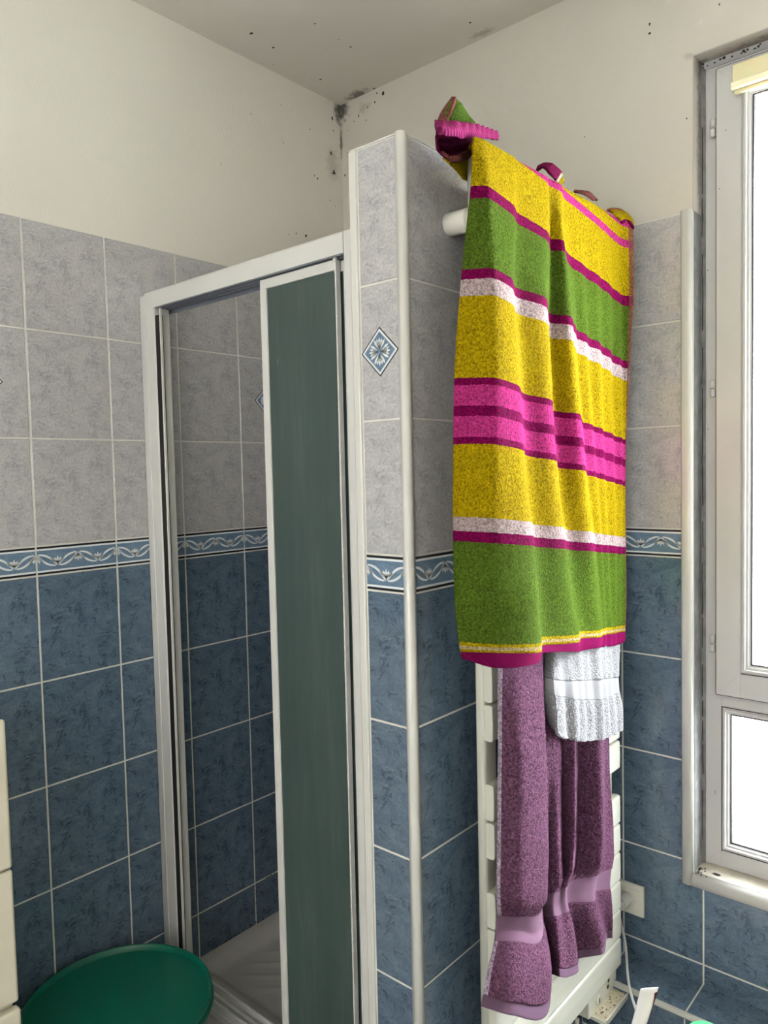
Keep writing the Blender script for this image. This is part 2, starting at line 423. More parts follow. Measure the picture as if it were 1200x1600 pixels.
MAUVE_ROWS = [
    [[1.0,-0.1452,1.2248],[1.0085,-0.0863,1.2147],[1.0102,-0.0136,1.2011],[1.0034,0.0139,1.195],[1.0085,0.055,1.1878],[1.0051,0.0833,1.1819],[1.0085,0.1165,1.1761],[1.0034,0.1468,1.1696],[1.0085,0.2447,1.1516],[1.0,0.2825,1.1433],[1.0,0.3164,1.1368]],
    [[1.0068,-0.1615,1.1811],[1.0238,-0.1176,1.1743],[1.0289,-0.0479,1.16],[1.0068,0.0066,1.1446],[1.0187,0.0349,1.1404],[1.0119,0.0694,1.1318],[1.0238,0.0913,1.129],[1.0085,0.1416,1.1156],[1.0204,0.225,1.0994],[1.0,0.2882,1.0825],[1.0,0.3154,1.0766]],
    [[1.0108,-0.1726,1.005],[1.0459,-0.1544,1.0019],[1.054,-0.0846,0.9815],[1.0297,-0.0286,0.9641],[1.0378,0.0005,0.9569],[1.027,0.0421,0.941],[1.0567,0.0371,0.9499],[1.0081,0.1472,0.9032],[1.0486,0.1741,0.9046],[1.0,0.298,0.8535],[1.0027,0.3163,0.8561]],
    [[1.0108,-0.1786,0.8623],[1.0486,-0.1625,0.8618],[1.0567,-0.0879,0.8345],[1.027,-0.0222,0.8053],[1.0459,-0.0127,0.8075],[1.0243,0.0438,0.7783],[1.0594,0.026,0.803],[1.0054,0.1464,0.746],[1.054,0.1694,0.752],[1.0,0.3023,0.6989],[1.0027,0.3348,0.6873]],
    [[1.0108,-0.1833,0.7671],[1.0513,-0.1694,0.7659],[1.0594,-0.0999,0.7408],[1.0243,-0.0244,0.7201],[1.0486,-0.014,0.7372],[1.0216,0.0502,0.7068],[1.0594,0.0168,0.754],[1.0054,0.1393,0.6915],[1.0567,0.1565,0.7085],[1.0,0.2945,0.6405],[1.0054,0.3315,0.6348]],
    [[1.0081,-0.1779,0.7294],[1.0351,-0.1479,0.7231],[1.0459,-0.1009,0.7075],[1.0054,-0.004,0.687],[1.0324,-0.0055,0.7041],[1.0243,0.0309,0.6876],[1.0351,0.038,0.6978],[1.0054,0.1209,0.6651],[1.0351,0.1798,0.6614],[1.0,0.2702,0.6169],[1.0081,0.3145,0.6101]],
    [[1.0081,-0.183,0.7024],[1.0297,-0.1443,0.6909],[1.0405,-0.0971,0.6696],[1.0027,-0.0024,0.6624],[1.027,-0.0015,0.675],[1.0243,0.0276,0.6634],[1.0324,0.0399,0.6689],[1.0027,0.1023,0.644],[1.0324,0.1692,0.6334],[1.0,0.2531,0.5999],[1.0081,0.3071,0.5854]],
    [[1.0108,-0.1942,0.6858],[1.0378,-0.1671,0.6807],[1.0513,-0.1045,0.6524],[1.0054,-0.0051,0.6418],[1.0351,-0.0116,0.6562],[1.0324,0.02,0.6416],[1.0405,0.0348,0.6431],[1.0054,0.0995,0.6207],[1.0378,0.1574,0.609],[1.0027,0.2471,0.5808],[1.0108,0.3008,0.5644]],
    [[1.0162,-0.2248,0.6507],[1.054,-0.2035,0.6473],[1.0675,-0.1102,0.6058],[1.0081,0.0044,0.5761],[1.0486,-0.0222,0.6034],[1.0486,0.0043,0.59],[1.054,0.0295,0.5849],[1.0081,0.1192,0.5512],[1.054,0.1534,0.5526],[1.0027,0.2796,0.5125],[1.0135,0.3044,0.5095]],
    [[1.0216,-0.2571,0.603],[1.0648,-0.2271,0.5895],[1.0756,-0.129,0.533],[1.0108,0.0036,0.5207],[1.0594,-0.0383,0.5562],[1.0594,-0.0094,0.5393],[1.0621,0.0208,0.531],[1.0108,0.1335,0.4833],[1.0621,0.1509,0.5072],[1.0054,0.2934,0.4481],[1.0162,0.301,0.4502]],
]
WHITE_ROWS = [
    [[0.98,0.0592,1.2169],[1.002,0.0624,1.219],[0.996,0.124,1.2075],[1.006,0.1572,1.203],[0.998,0.2225,1.1906],[1.006,0.2637,1.1844],[0.996,0.3396,1.17],[0.99,0.4106,1.1569]],
    [[1.004,0.015,1.1752],[1.026,0.0168,1.1767],[1.02,0.0768,1.1637],[1.03,0.1085,1.1615],[1.022,0.1723,1.1505],[1.03,0.2118,1.1466],[1.02,0.286,1.1335],[1.014,0.3553,1.1283]],
    [[1.024,-0.0219,1.1408],[1.046,-0.0212,1.1417],[1.04,0.0375,1.1249],[1.05,0.0677,1.1197],[1.042,0.1302,1.1056],[1.05,0.1682,1.0998],[1.04,0.241,1.0846],[1.034,0.3053,1.0737]],
    [[1.03,-0.0307,1.1183],[1.052,-0.033,1.1151],[1.046,0.0253,1.0948],[1.056,0.0551,1.0842],[1.048,0.1171,1.0674],[1.056,0.1547,1.0597],[1.046,0.2272,1.0458],[1.04,0.2946,1.0401]],
    [[1.03,-0.0239,1.0847],[1.052,-0.0286,1.0787],[1.046,0.0272,1.0553],[1.056,0.0571,1.0441],[1.048,0.1223,1.0252],[1.056,0.1571,1.0203],[1.046,0.2331,1.004],[1.04,0.308,0.9981]],
    [[1.03,-0.0092,1.0487],[1.052,-0.0243,1.0408],[1.046,0.0346,1.0153],[1.056,0.0592,1.0065],[1.048,0.1246,0.9875],[1.056,0.1626,0.9799],[1.046,0.2392,0.9677],[1.04,0.311,0.9614]],
    [[1.03,0.0061,1.0316],[1.052,-0.0037,1.0261],[1.046,0.0454,1.0043],[1.056,0.0647,0.997],[1.048,0.1274,0.9785],[1.056,0.1656,0.972],[1.046,0.2423,0.9581],[1.04,0.3109,0.951]],
]
HOOD = [
    [[0.955,-0.2466,2.1532],[0.975,-0.2629,2.1374],[0.985,-0.2471,2.1362],[0.982,-0.2003,2.151],[0.965,-0.1341,2.175]],
    [[0.948,-0.2311,2.1736],[0.972,-0.2452,2.1602],[0.98,-0.2281,2.1601],[0.975,-0.1897,2.1698],[0.955,-0.1313,2.1928]],
    [[0.945,-0.2072,2.2002],[0.968,-0.2258,2.1864],[0.972,-0.2123,2.1853],[0.965,-0.1866,2.1907],[0.948,-0.1415,2.2055]],
    [[0.945,-0.1892,2.2198],[0.955,-0.1973,2.2148],[0.96,-0.1986,2.2116],[0.955,-0.1856,2.2144],[0.942,-0.1589,2.2245]],
]
BAND = [
    [[0.965,-0.2654,2.1525],[0.995,-0.29,2.1329],[1.0,-0.2567,2.1412],[0.99,-0.1918,2.1622],[0.965,-0.1081,2.1903],[0.945,-0.0409,2.2107]],
    [[0.968,-0.2698,2.1406],[1.0,-0.2971,2.1197],[1.006,-0.2655,2.126],[0.997,-0.2026,2.1457],[0.968,-0.1131,2.175],[0.945,-0.0365,2.2048]],
    [[0.962,-0.2583,2.1365],[0.99,-0.2801,2.1178],[0.996,-0.2517,2.1208],[0.985,-0.1851,2.1416],[0.965,-0.1086,2.1715],[0.945,-0.0391,2.1955]],
]
POUCH = [
    [[0.962,-0.2583,2.1386],[0.985,-0.2732,2.1226],[0.985,-0.2398,2.1289],[0.975,-0.1864,2.1442],[0.965,-0.1512,2.1582]],
    [[0.955,-0.2511,2.1279],[0.94,-0.2157,2.14],[0.935,-0.1774,2.1499],[0.94,-0.152,2.1551],[0.955,-0.1448,2.1563]],
    [[0.955,-0.2497,2.1153],[0.945,-0.2212,2.118],[0.94,-0.1929,2.1256],[0.945,-0.1719,2.135],[0.955,-0.1534,2.1445]],
    [[0.96,-0.2493,2.1053],[0.975,-0.2514,2.0917],[0.975,-0.2305,2.1],[0.965,-0.1886,2.1219],[0.955,-0.1493,2.1434]],
    [[0.958,-0.2374,2.1007],[0.972,-0.2362,2.0884],[0.97,-0.2161,2.0947],[0.96,-0.1819,2.1096],[0.95,-0.1466,2.1296]],
    [[0.945,-0.1927,2.104],[0.955,-0.1951,2.0949],[0.955,-0.1832,2.0937],[0.948,-0.1569,2.0996],[0.94,-0.1327,2.1108]],
    [[0.93,-0.1434,2.1059],[0.935,-0.1465,2.1002],[0.935,-0.1404,2.0972],[0.93,-0.1269,2.0987],[0.925,-0.1112,2.1019]],
]
ROLL = [
    [[0.945,0.1118,2.1779],[0.962,0.103,2.1786],[0.985,0.0877,2.1602],[0.99,0.1052,2.1508],[0.985,0.1364,2.145]],
    [[0.93,0.1471,2.2026],[0.95,0.1387,2.2],[0.965,0.1415,2.194],[0.965,0.1695,2.1912],[0.955,0.2114,2.181]],
    [[0.905,0.2061,2.2235],[0.92,0.2078,2.2268],[0.93,0.2213,2.2237],[0.925,0.2605,2.2221],[0.92,0.2789,2.2056]],
]
TUCK = [
    [[0.955,0.2594,2.1715],[0.97,0.2604,2.1665],[0.98,0.2775,2.1614],[0.98,0.3097,2.1597]],
    [[0.935,0.3056,2.1915],[0.95,0.3138,2.1884],[0.96,0.3257,2.1861],[0.95,0.3869,2.1881]],
    [[0.91,0.3687,2.2115],[0.92,0.3818,2.2123],[0.925,0.4055,2.2127],[0.92,0.4544,2.2096]],
]
SIDE = [
    [[0.985,0.3657,2.1507],[0.975,0.4232,2.1701],[0.975,0.4671,2.1778],[0.985,0.4813,2.1696]],
    [[0.998,0.3644,2.1415],[0.992,0.4134,2.1562],[0.995,0.4466,2.1589],[1.003,0.4613,2.15]],
    [[1.006,0.3812,2.1319],[1.003,0.4132,2.1431],[1.01,0.4297,2.1409],[1.016,0.4413,2.1303]],
    [[1.008,0.3978,2.1207],[1.008,0.4159,2.1278],[1.016,0.4227,2.1246],[1.022,0.4305,2.1131]],
]
# ================================================================== THE ROOM
S = dict(kind='structure')
T = 0.12
# left wall (x = 0)
mb = MB(); PA = lambda u, z, d: (d, u, z)
mb.box((-T, YE - T, 0), (-0.0012, YB + T, ZT), M_GROUT)
mb.box((-T, YE - T, ZT), (-0.0010, YB + T, ZC), PL_LEFT)
tiled(mb, PA, YE, YB, 0, ZT, -0.54772, [(-0.6488, 1.775), (0.160, 1.775)])
for (u, z, r, a) in [(.473, 2.705, .005, 1.8), (.477, 2.668, .003, 1), (.463, 2.591, .004, 2.2), (.475, 2.533, .006, 1.8), (.399, 2.494, .0035, 1), (.466, 2.529, .003, 1),
                     (.371, 2.638, .0022, 1), (.258, 2.562, .002, 1), (.341, 2.301, .0045, 1.3), (.252, 2.672, .002, 1), (.134, 2.606, .0018, 1), (.477, 2.427, .0022, 1),
                     (.30, 2.30, .0025, 1), (.27, 2.29, .002, 1), (.43, 2.41, .002, 1), (.385, 2.50, .002, 1.4), (.455, 2.44, .0025, 1), (.02, 2.43, .0015, 1)]:
    splat(mb, PA, u, z, r, a)
for k in range(60):      # mould along the joint with the shower tray and at one vertical joint
    y = random.uniform(-.13, .50)
    splat(mb, PA, y, 0.2085 + random.uniform(-.001, .005), random.uniform(.002, .006), .7)
for k in range(14):
    splat(mb, PA, random.uniform(.10, .30), ZBB - 4 * TH + random.uniform(-.002, .002), random.uniform(.0015, .004), .6)
for k in range(7):
    splat(mb, PA, -.54772 + 4 * TW - TW + random.uniform(-.002, .003), random.uniform(.24, .33), random.uniform(.0015, .0035), 1)
mb.build('wall_left', recalc=False, **S)

# window wall (y = YB) with its opening
mb = MB(); PB = lambda u, z, d: (u, YB - d, z)
for (x0, x1, z0, z1, m, D) in [(-T, WX0, 0, ZT, M_GROUT, .0012), (-T, WX0, ZT, ZC, PL_BACK, .001), (WX1, XE + T, 0, ZC, PL_BACK, .001),
                               (WX0, WX1, 0, WZ0 - .02, M_GROUT, .0012), (WX0, WX1, WZ1, ZC, PL_BACK, .001)]:
    mb.box((x0, YB + D, z0), (x1, YB + .20, z1), m)
tiled(mb, PB, 0.0, XL, 0, ZT, .95156)
tiled(mb, PB, XR, 1.104, .523, ZT, .95156)
tiled(mb, PB, XR, XE, LEDGE_Z, .523, .95156)
for (u, z, r) in [(.186, 2.738, .006), (1.03, 2.613, .0028), (1.03, 2.592, .0028), (1.19, 2.593, .002), (.112, 2.677, .002), (.029, 2.671, .002), (.013, 2.532, .003),
                  (1.117, 2.364, .0018), (.15, 2.72, .003), (.12, 2.715, .003), (.08, 2.70, .003), (.16, 2.745, .003), (.06, 2.69, .002), (.03, 2.60, .002), (.86, 2.40, .0015)]:
    splat(mb, PB, u, z, r, 1.3)
mb.build('wall_back', recalc=False, **S)

mb = MB()
mb.box((XE, YE - T, 0), (XE + T, YB + T, ZC), PL_BACK)
mb.build('wall_right', **S)
mb = MB()
mb.box((-T, YE - T, 0), (XE + T, YE, ZC), PL_BACK)
mb.build('wall_front', **S)

# ceiling, floor
mb = MB(); mb.box((-T, YE - T, ZC), (XE + T, YB + .2, ZC + .1), PL_CEIL)
PC = lambda u, z, d: (u, z, ZC - d)
for (x, y, r) in [(.107, .056, .007), (.098, .141, .005), (.265, .143, .0035), (.07, .354, .005), (.259, .289, .004), (.05, .335, .002), (.154, .508, .005), (.574, .426, .004), (.20, .25, .0015), (.03, .2, .002), (.26, .24, .002)]:
    splat(mb, PC, x, y, r, .8)
mb.build('ceiling', recalc=False, **S)
M_FLOOR = plain('grey_floor_tile', (0.33, 0.33, 0.32), 0.35, mottle=0.2, scale=6)
mb = MB(); mb.box((-T, YE - T, -.1), (XE + T, YB + .2, 0), M_FLOOR); mb.build('floor', **S)

# partition beside the shower
mb = MB()
mb.box((XL + .0012, YS + .0012, 0), (XR - .0012, YB, ZT), M_GROUT)
PSF = lambda u, z, d: (u, YS - d, z)
PSR = lambda u, z, d: (XR + d, u, z)
PSL = lambda u, z, d: (XL - d, u, z)
tiled(mb, PSF, XL + .019, XR - .011, 0, ZT, XL + .0175, [(.836, 1.775)])
tiled(mb, PSR, YS + .008, YB, 0, ZT, YS + .006)
tiled(mb, PSL, YS, YB, 0, ZT, YS)
mb.build('wall_partition', recalc=False, **S)

# tile edge trims: two on the partition, one capping its top, one round the window
def trim(name, f):
    m_ = MB(); f(m_); return m_.build(name, **S)
def corner_profile(cx, cy, r):
    pts = [(cx - r * 1.25, cy + .001), (cx - r * 1.25, cy - .0018)]
    for i in range(9):
        t = math.radians(-90 + 90 * i / 8)
        pts.append((cx - r * .62 + r * .95 * math.cos(t) * 1.0, cy + r * .62 + r * .95 * math.sin(t)))
    pts += [(cx + .0018 + r * .1, cy + r * 1.25), (cx - .001, cy + r * 1.25)]
    return pts
trim('trim_1', lambda m_: m_.prism(corner_profile(XR, YS, .011), 2, 0, ZT + .004, M_TRIM, True))
def t2(m_):
    m_.box((XL - .002, YS - .0035, 0), (XL + .016, YS + .006, ZT + .002), M_TRIM, .003)
trim('trim_2', t2)
def t3(m_):
    m_.box((XL, YS - .0015, ZT), (XR, YS + .006, ZT + .0035), M_TRIM, .0012)
    m_.box((XR - .006, YS, ZT), (XR + .0015, YB, ZT + .0035), M_TRIM, .0012)
    m_.box((XL + .001, YS + .002, ZT - .001), (XR - .002, YB - .001, ZT + .002), PL_BACK)
trim('trim_3', t3)
def t4(m_):   # vertical leg left of the window and the leg along its foot, quarter-round front
    x0, x1 = 1.1035, WX0
    pr = [(x0, YB + .002), (x0, YB - .004), (x0 + .004, YB - .0075), (x1 - .010, YB - .0085), (x1 - .004, YB - .006), (x1 - .0005, YB + .001), (x1 - .0005, YB + .012), (x1 - .003, YB + .012)]
    m_.prism(pr, 2, .524, ZT + .004, M_TRIM, True)
trim('trim_4', t4)
M_SILL = plain('dirty_glazed_sill', (0.52, 0.49, 0.40), 0.4, mottle=0.45, scale=26)
def t5(m_):
    pr = [(YB - .004, .522), (YB - .010, .526), (YB - .0125, .536), (YB - .011, .546), (YB - .004, .5535), (YB + .004, .555), (YB + .07, .559), (YB + .07, .522)]
    m_.prism(pr, 0, WX0 - .001, WX1, M_TRIM, True)
    m_.face([(WX0 + .001, YB + .006, .5560), (WX1, YB + .006, .5560), (WX1, YB + .066, .5600), (WX0 + .001, YB + .066, .5600)], M_SILL)
    n = 18   # oval drain hole
    m_.face([(1.178 + .0095 * math.cos(6.2832 * i / n), YB + .0225 + .0055 * math.sin(6.2832 * i / n), .5580) for i in range(n)], M_GASK)
    for k in range(16):
        u = WX0 + .004 + abs(random.gauss(0, .010)); v = YB + random.uniform(-.004, .05)
        m_.face([(u + .0022 * random.uniform(.4, 1.3) * math.cos(t), v + .004 * math.sin(t), .5572 + .0003 * (v > YB + .01) * 3) for t in [6.283 * i / 7 for i in range(7)]], M_MOULD)
trim('trim_5', t5)

# window reveal plaster
mb = MB()
yr0, yr1 = YB + .0005, YB + .20
RX = WX0 + .0015; RZ = WZ1 - .0015
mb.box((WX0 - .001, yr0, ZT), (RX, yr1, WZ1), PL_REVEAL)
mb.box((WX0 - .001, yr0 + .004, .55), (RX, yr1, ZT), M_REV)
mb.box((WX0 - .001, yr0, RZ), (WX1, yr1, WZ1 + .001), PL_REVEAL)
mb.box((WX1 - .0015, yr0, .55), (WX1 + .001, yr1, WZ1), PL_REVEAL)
mb.build('trim_6', **S)

# ------------------------------------------------------------------ window
FY = YB + .062       # face of the fixed frame
win = empty('window_1', (WX0, FY, WZ0), **S)
ZF0, ZF1 = .560, WZ1 - .004
fx1 = WX0 + .047
mb = MB()
mb.box((WX0 + .001, FY, ZF0), (fx1, FY + .07, ZF1), M_PVC, .002)
mb.box((WX1 - .047, FY, ZF0), (WX1 - .001, FY + .07, ZF1), M_PVC, .002)
mb.box((fx1 - .002, FY, ZF1 - .05), (WX1 - .045, FY + .07, ZF1), M_PVC, .002)
mb.box((fx1 - .002, FY, ZF0), (WX1 - .045, FY + .07, ZF0 + .044), M_PVC, .002)
mb.box((fx1 - .002, FY + .001, .962), (WX1 - .045, FY + .07, 1.02), M_PVC, .002)
# raised outer lip and the mitre line
mb.box((WX0 + .001, FY - .0025, ZF0), (WX0 + .012, FY + .004, ZF1), M_PVC, .001)
mb.build('window_frame', win)
mb = MB()           # cracked sealant joint between frame and reveal
mb.prism([(WX0, FY - .012), (WX0 + .010, FY - .003), (WX0 + .010, FY), (WX0, FY)], 2, ZF0, ZF1, M_REV)
mb.prism([(YB + .049, WZ1), (FY - .003, WZ1 - .014), (FY, WZ1 - .014), (FY, WZ1)], 0, WX0, WX1, M_PVCG)
z = .62
while z < 2.3:
    dz = random.uniform(.02, .09); w = random.uniform(.0010, .0024); j = random.uniform(-.0012, .0012)
    mb.face([(WX0 + .0035 + j, FY - .0105, z), (WX0 + .0035 + j + w, FY - .0090, z), (WX0 + .0035 + w, FY - .0090, z + dz), (WX0 + .0035, FY - .0105, z + dz)], M_GASK)
    z += dz + random.choice((0, 0, .01, .04))
for k in range(26):
    x_ = WX0 + abs(random.gauss(0, .09)); 
    r_ = random.uniform(.0008, .0028); o_ = random.uniform(-.0035, .0035); mb.face([(x_ + r_ * 1.6 * math.cos(t), YB + .0535 + o_ * .9 + r_ * .8 * math.sin(t), WZ1 - .0068 - o_ - r_ * math.sin(t)) for t in [6.283 * i / 7 for i in range(7)]], M_MOULD)
mb.build('sealant', win, recalc=False)
def beads(mb, x0, x1, z0, z1, y, w=.018):
    """mitred glazing bead: stepped and chamfered profile swept round the opening"""
    q = w / .018
    prof = [(0, 0), (.002 * q, -.001), (.004 * q, -.0055), (.0085 * q, -.0055), (.0095 * q, .002), (.014 * q, .0025), (.0150 * q, .009), (w, .0095), (w, .018), (0, .018)]
    cs = [(x0, z0, 1, 1), (x1, z0, -1, 1), (x1, z1, -1, -1), (x0, z1, 1, -1)]
    rings = [[mb.bm.verts.new((cx + sx * a, y + b, cz + sz * a)) for a, b in prof] for cx, cz, sx, sz in cs]
    k = mb.mi(M_PVC); n = len(prof)
    for i in range(4):
        A, B = rings[i], rings[(i + 1) % 4]
        for j in range(n):
            f = mb.bm.faces.new((A[j], A[(j + 1) % n], B[(j + 1) % n], B[j])); f.material_index = k
def glass_gasket(mb, x0, x1, z0, z1, y, w, t=.0022):
    for a, b_ in (((x0 + w - .001, y + .0090, z0 + w), (x0 + w + t, y + .021, z1 - w)), ((x1 - w - t, y + .0090, z0 + w), (x1 - w + .001, y + .021, z1 - w)),
                  ((x0 + w, y + .0090, z0 + w - .001), (x1 - w, y + .021, z0 + w + t)), ((x0 + w, y + .0090, z1 - w - t), (x1 - w, y + .021, z1 - w + .001))):
        mb.box(a, b_, M_GASK)
M_GLASS, N, L, b = newmat('window_glass')
b.inputs['Base Color'].default_value = (1, 1, 1, 1); b.inputs['Roughness'].default_value = 0.0
b.inputs['Transmission Weight'].default_value = 1.0; b.inputs['IOR'].default_value = 1.02
# fixed lower light
mb = MB(); beads(mb, fx1, WX1 - .047, ZF0 + .044, .962, FY + .001); mb.build('glazing_bead', win)
mb = MB()
for (a, b_) in (((fx1 - .001, FY - .0003, ZF0 + .040), (fx1 + .001, FY + .002, .964)), ((fx1, FY - .0003, ZF0 + .0425), (WX1 - .047, FY + .002, ZF0 + .0445)), ((fx1, FY + .0003, .9615), (WX1 - .047, FY + .002, .9632))):
    mb.box(a, b_, M_GASK)
glass_gasket(mb, fx1, WX1 - .047, ZF0 + .044, .962, FY + .001, .018)
mb.build('gasket', win)
mb = MB(); mb.box((fx1 + .012, FY + .022, ZF0 + .05), (WX1 - .055, FY + .026, .955), M_GLASS); mb.build('pane', win)
# opening sash
SY = FY - .014
sx0, sx1, sz0, sz1 = WX0 + .0365, WX1 - .0365, .995, 2.478
sash = MB()
for (a, b_) in (((sx0, SY, sz0), (sx0 + .057, SY + .06, sz1)), ((sx1 - .057, SY, sz0), (sx1, SY + .06, sz1)),
                ((sx0 + .055, SY + .0002, sz0), (sx1 - .055, SY + .06, sz0 + .060)), ((sx0 + .055, SY + .0002, sz1 - .060), (sx1 - .055, SY + .06, sz1))):
    sash.box(a, b_, M_PVC, .0022)
for (xa, za, xb, zb, y_) in ((sx0 + .002, sz0 + .002, sx0 + .057, sz0 + .060, SY), (sx0 + .002, sz1 - .002, sx0 + .057, sz1 - .060, SY), (WX0 + .012, ZF0 + .008, fx1, ZF0 + .044, FY), (WX0 + .012, ZF1 - .012, fx1, ZF1 - .05, FY)):
    sash.face([(xa, y_ - .0004, za), (xb, y_ - .0004, zb), (xb + .0007, y_ - .0004, zb), (xa + .0007, y_ - .0004, za)], M_PVCG)
sash = sash.build('sash', win)
gx0, gx1, gz0, gz1 = sx0 + .057, sx1 - .057, sz0 + .060, sz1 - .060
mb = MB(); beads(mb, gx0, gx1, gz0, gz1, SY + .001, .021); o = mb.build('sash_bead', sash)
o.matrix_parent_inverse = Matrix()
mb = MB()
mb.box((gx0 - .001, SY - .0003, gz0), (gx0 + .0012, SY + .002, gz1), M_PVCG)
mb.box((gx0, SY - .0003, gz0 - .001), (gx1, SY + .002, gz0 + .0008), M_GASK)
glass_gasket(mb, gx0, gx1, gz0, gz1, SY + .001, .021)
o = mb.build('sash_gasket', sash); o.matrix_parent_inverse = Matrix()
mb = MB(); mb.box((gx0 + .014, SY + .022, gz0 + .012), (gx1 - .014, SY + .026, gz1 - .012), M_GLASS)
o = mb.build('pane', sash); o.matrix_parent_inverse = Matrix()
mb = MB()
mb.box((sx0 - .0016, SY + .003, sz0), (sx0 + .001, FY + .002, sz1), M_SHADE)  # dark strips round the sash paint the shadow line of its gap
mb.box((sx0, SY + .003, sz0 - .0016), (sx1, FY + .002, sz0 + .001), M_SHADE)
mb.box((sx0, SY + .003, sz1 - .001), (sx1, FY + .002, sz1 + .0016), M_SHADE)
mb.build('sash_gap_shade', win)
# hinges on the frame
for zc in (2.347, 1.737, 1.118):
    mb = MB(); hx, hy = WX0 + .0275, FY - .009
    for s in (-1, 1):
        mb.lathe((hx, hy, zc), [(.003, s * .0006), (.0062, s * .001), (.0065, s * .018), (.0055, s * .0205), (.002, s * .0215)], M_PVC, 20)
    mb.box((hx + .002, hy + .002, zc - .020), (hx + .0105, FY + .002, zc + .020), M_SHADE)  # dark block paints the shade beside the hinge knuckle
    mb.box((hx + .003, hy - .002, zc - .0015), (hx + .012, hy + .004, zc + .0015), M_PVC)
    mb.build('hinge', win)
mb = MB()
for (x_, z_) in ((1.1625, .748), (1.1635, .7435), (1.21, 2.462), (1.212, 2.458), (1.19, 2.33), (1.176, 2.20), (1.145, 2.02), (1.147, 1.64)):
    yy = (SY if x_ > 1.17 and z_ < 2.47 and z_ > 1 else FY) - .0028
    mb.face([(x_ + .0012 * math.cos(t), yy, z_ + .0014 * math.sin(t)) for t in [6.283 * i / 8 for i in range(8)]], M_GASK)
mb.build('fly_specks', win, recalc=False)

# pleated/roller blind cassette fixed to the top of the sash
M_BLIND, N, L, b = newmat('cream_blind_cloth')
b.inputs['Base Color'].default_value = (0.72, 0.66, 0.42, 1); b.inputs['Roughness'].default_value = 0.6
b.inputs['Transmission Weight'].default_value = 0.0; b.inputs['Subsurface Weight'].default_value = 0.3
M_BLINDL = plain('cream_blind_rail', (0.88, 0.84, 0.60), 0.4)
bl = empty('roller_blind', (1.207, SY, 2.41), label='cream rolled up blind fixed along the top of the window sash', category='blind')
mb = MB(); mb.box((1.2075, SY - .016, 2.425), (1.80, SY - .0005, 2.466), M_BLIND, .002); mb.build('headrail', bl)
mb = MB()
mb.prism([(SY - .022, 2.424), (SY - .022, 2.412), (SY - .017, 2.409), (SY - .001, 2.409), (SY - .001, 2.4245)], 0, 1.2065, 1.802, M_BLINDL)
mb.prism([(SY - .013, 2.408), (SY - .013, 2.401), (SY - .006, 2.400), (SY - .006, 2.408)], 0, 1.212, 1.798, M_BLIND)
mb.build('bottom_rail', bl)

# tiled ledge at the foot of the window wall
mb = MB()
mb.box((XR, LEDGE_Y + .0012, 0), (XE, YB - .001, LEDGE_Z - .0012), M_GROUT)
PT = lambda u, z, d: (u, z, LEDGE_Z + d)
PF = lambda u, z, d: (u, LEDGE_Y - d, z)
k = 0
xs = [XR] + [.95156 + TW * i for i in range(0, 10)]
for a, b_ in zip(xs, xs[1:]):
    if b_ > XE: break
    for (P_, z0_, z1_) in ((PT, LEDGE_Y + .011, YB - .0003), (PF, LEDGE_Z - .011 - .13, LEDGE_Z - .012), (PF, 0, LEDGE_Z - .146)):
        q = [(a + .0018, z0_), (b_ - .0018, z0_), (b_ - .0018, z1_), (a + .0018, z1_)]
        mb.face([P_(u, z, 0) for u, z in q], M_BLUE, [((u - b_ + TW) / TW, (z - z0_) / TH) for u, z in q])
mb.build('wall_ledge', recalc=False, **S)
mb = MB()
pr = [(LEDGE_Y - .001, LEDGE_Z - .011), (LEDGE_Y - .004, LEDGE_Z - .006)]
for i in range(7):
    t = math.radians(180 - 90 * i / 6); pr.append((LEDGE_Y + .006 + .0095 * math.cos(t), LEDGE_Z - .006 + .0085 * math.sin(t)))
pr += [(LEDGE_Y + .011, LEDGE_Z), (LEDGE_Y + .004, LEDGE_Z - .011)]
mb.prism(pr, 0, XR + .03, XE, M_TRIM, True)
mb.build('trim_7', **S)

# ================================================================== SHOWER
FYF = -.262
sh = empty('shower_enclosure', (0.39, FYF, 0.22), label='white framed shower enclosure with sliding frosted doors pushed to one side', category='shower enclosure')
mb = MB()
mb.box((0.0005, FYF + .008, .235), (.034, FYF + .05, 2.018), M_LACQ, .002)
mb.box((.030, FYF - .001, .235), (.078, FYF + .045, 1.979), M_LACQ, .003)
mb.box((.040, FYF - .003, .235), (.0425, FYF + .002, 1.978), M_LACQ, .001)
mb.build('wall_post', sh)
mb = MB(); mb.box((.078, FYF + .0025, .235), (.0945, FYF + .014, 1.958), M_GASK); mb.build('magnet_seal', sh)
mb = MB(); mb.box((.0945, FYF + .003, .235), (.099, FYF + .0095, 1.974), M_TRIM, .001); mb.build('seal_carrier', sh)
mb = MB()
mb.box((.735, FYF, .235), (.7685, FYF + .055, 2.020), M_LACQ, .003)
mb.box((.722, FYF + .022, .235), (.737, FYF + .052, 2.00), M_RAIL, .001)
mb.build('jamb', sh)
mb = MB()
mb.prism([(FYF, 1.978), (FYF, 2.016), (FYF + .004, 2.0205), (FYF + .058, 2.0205), (FYF + .060, 2.016), (FYF + .060, 2.0), (FYF + .003, 2.0), (FYF + .003, 1.978)], 0, .0345, .7345, M_LACQ)
mb.build('header', sh)
mb = MB()
for y in (.003, .020, .037, .054):
    mb.box((.036, FYF + y, 1.976 if y < .05 else 1.97), (.734, FYF + y + .003, 2.001), M_RAIL)
mb.box((.036, FYF + .003, 1.995), (.734, FYF + .057, 2.0), M_RAIL)
mb.build('runner_rail', sh)
mb = MB()
for y, h in ((.004, .244), (.024, .238), (.044, .244)):
    mb.box((.03, FYF + y, .222), (.765, FYF + y + .006, h), M_LACQ, .001)
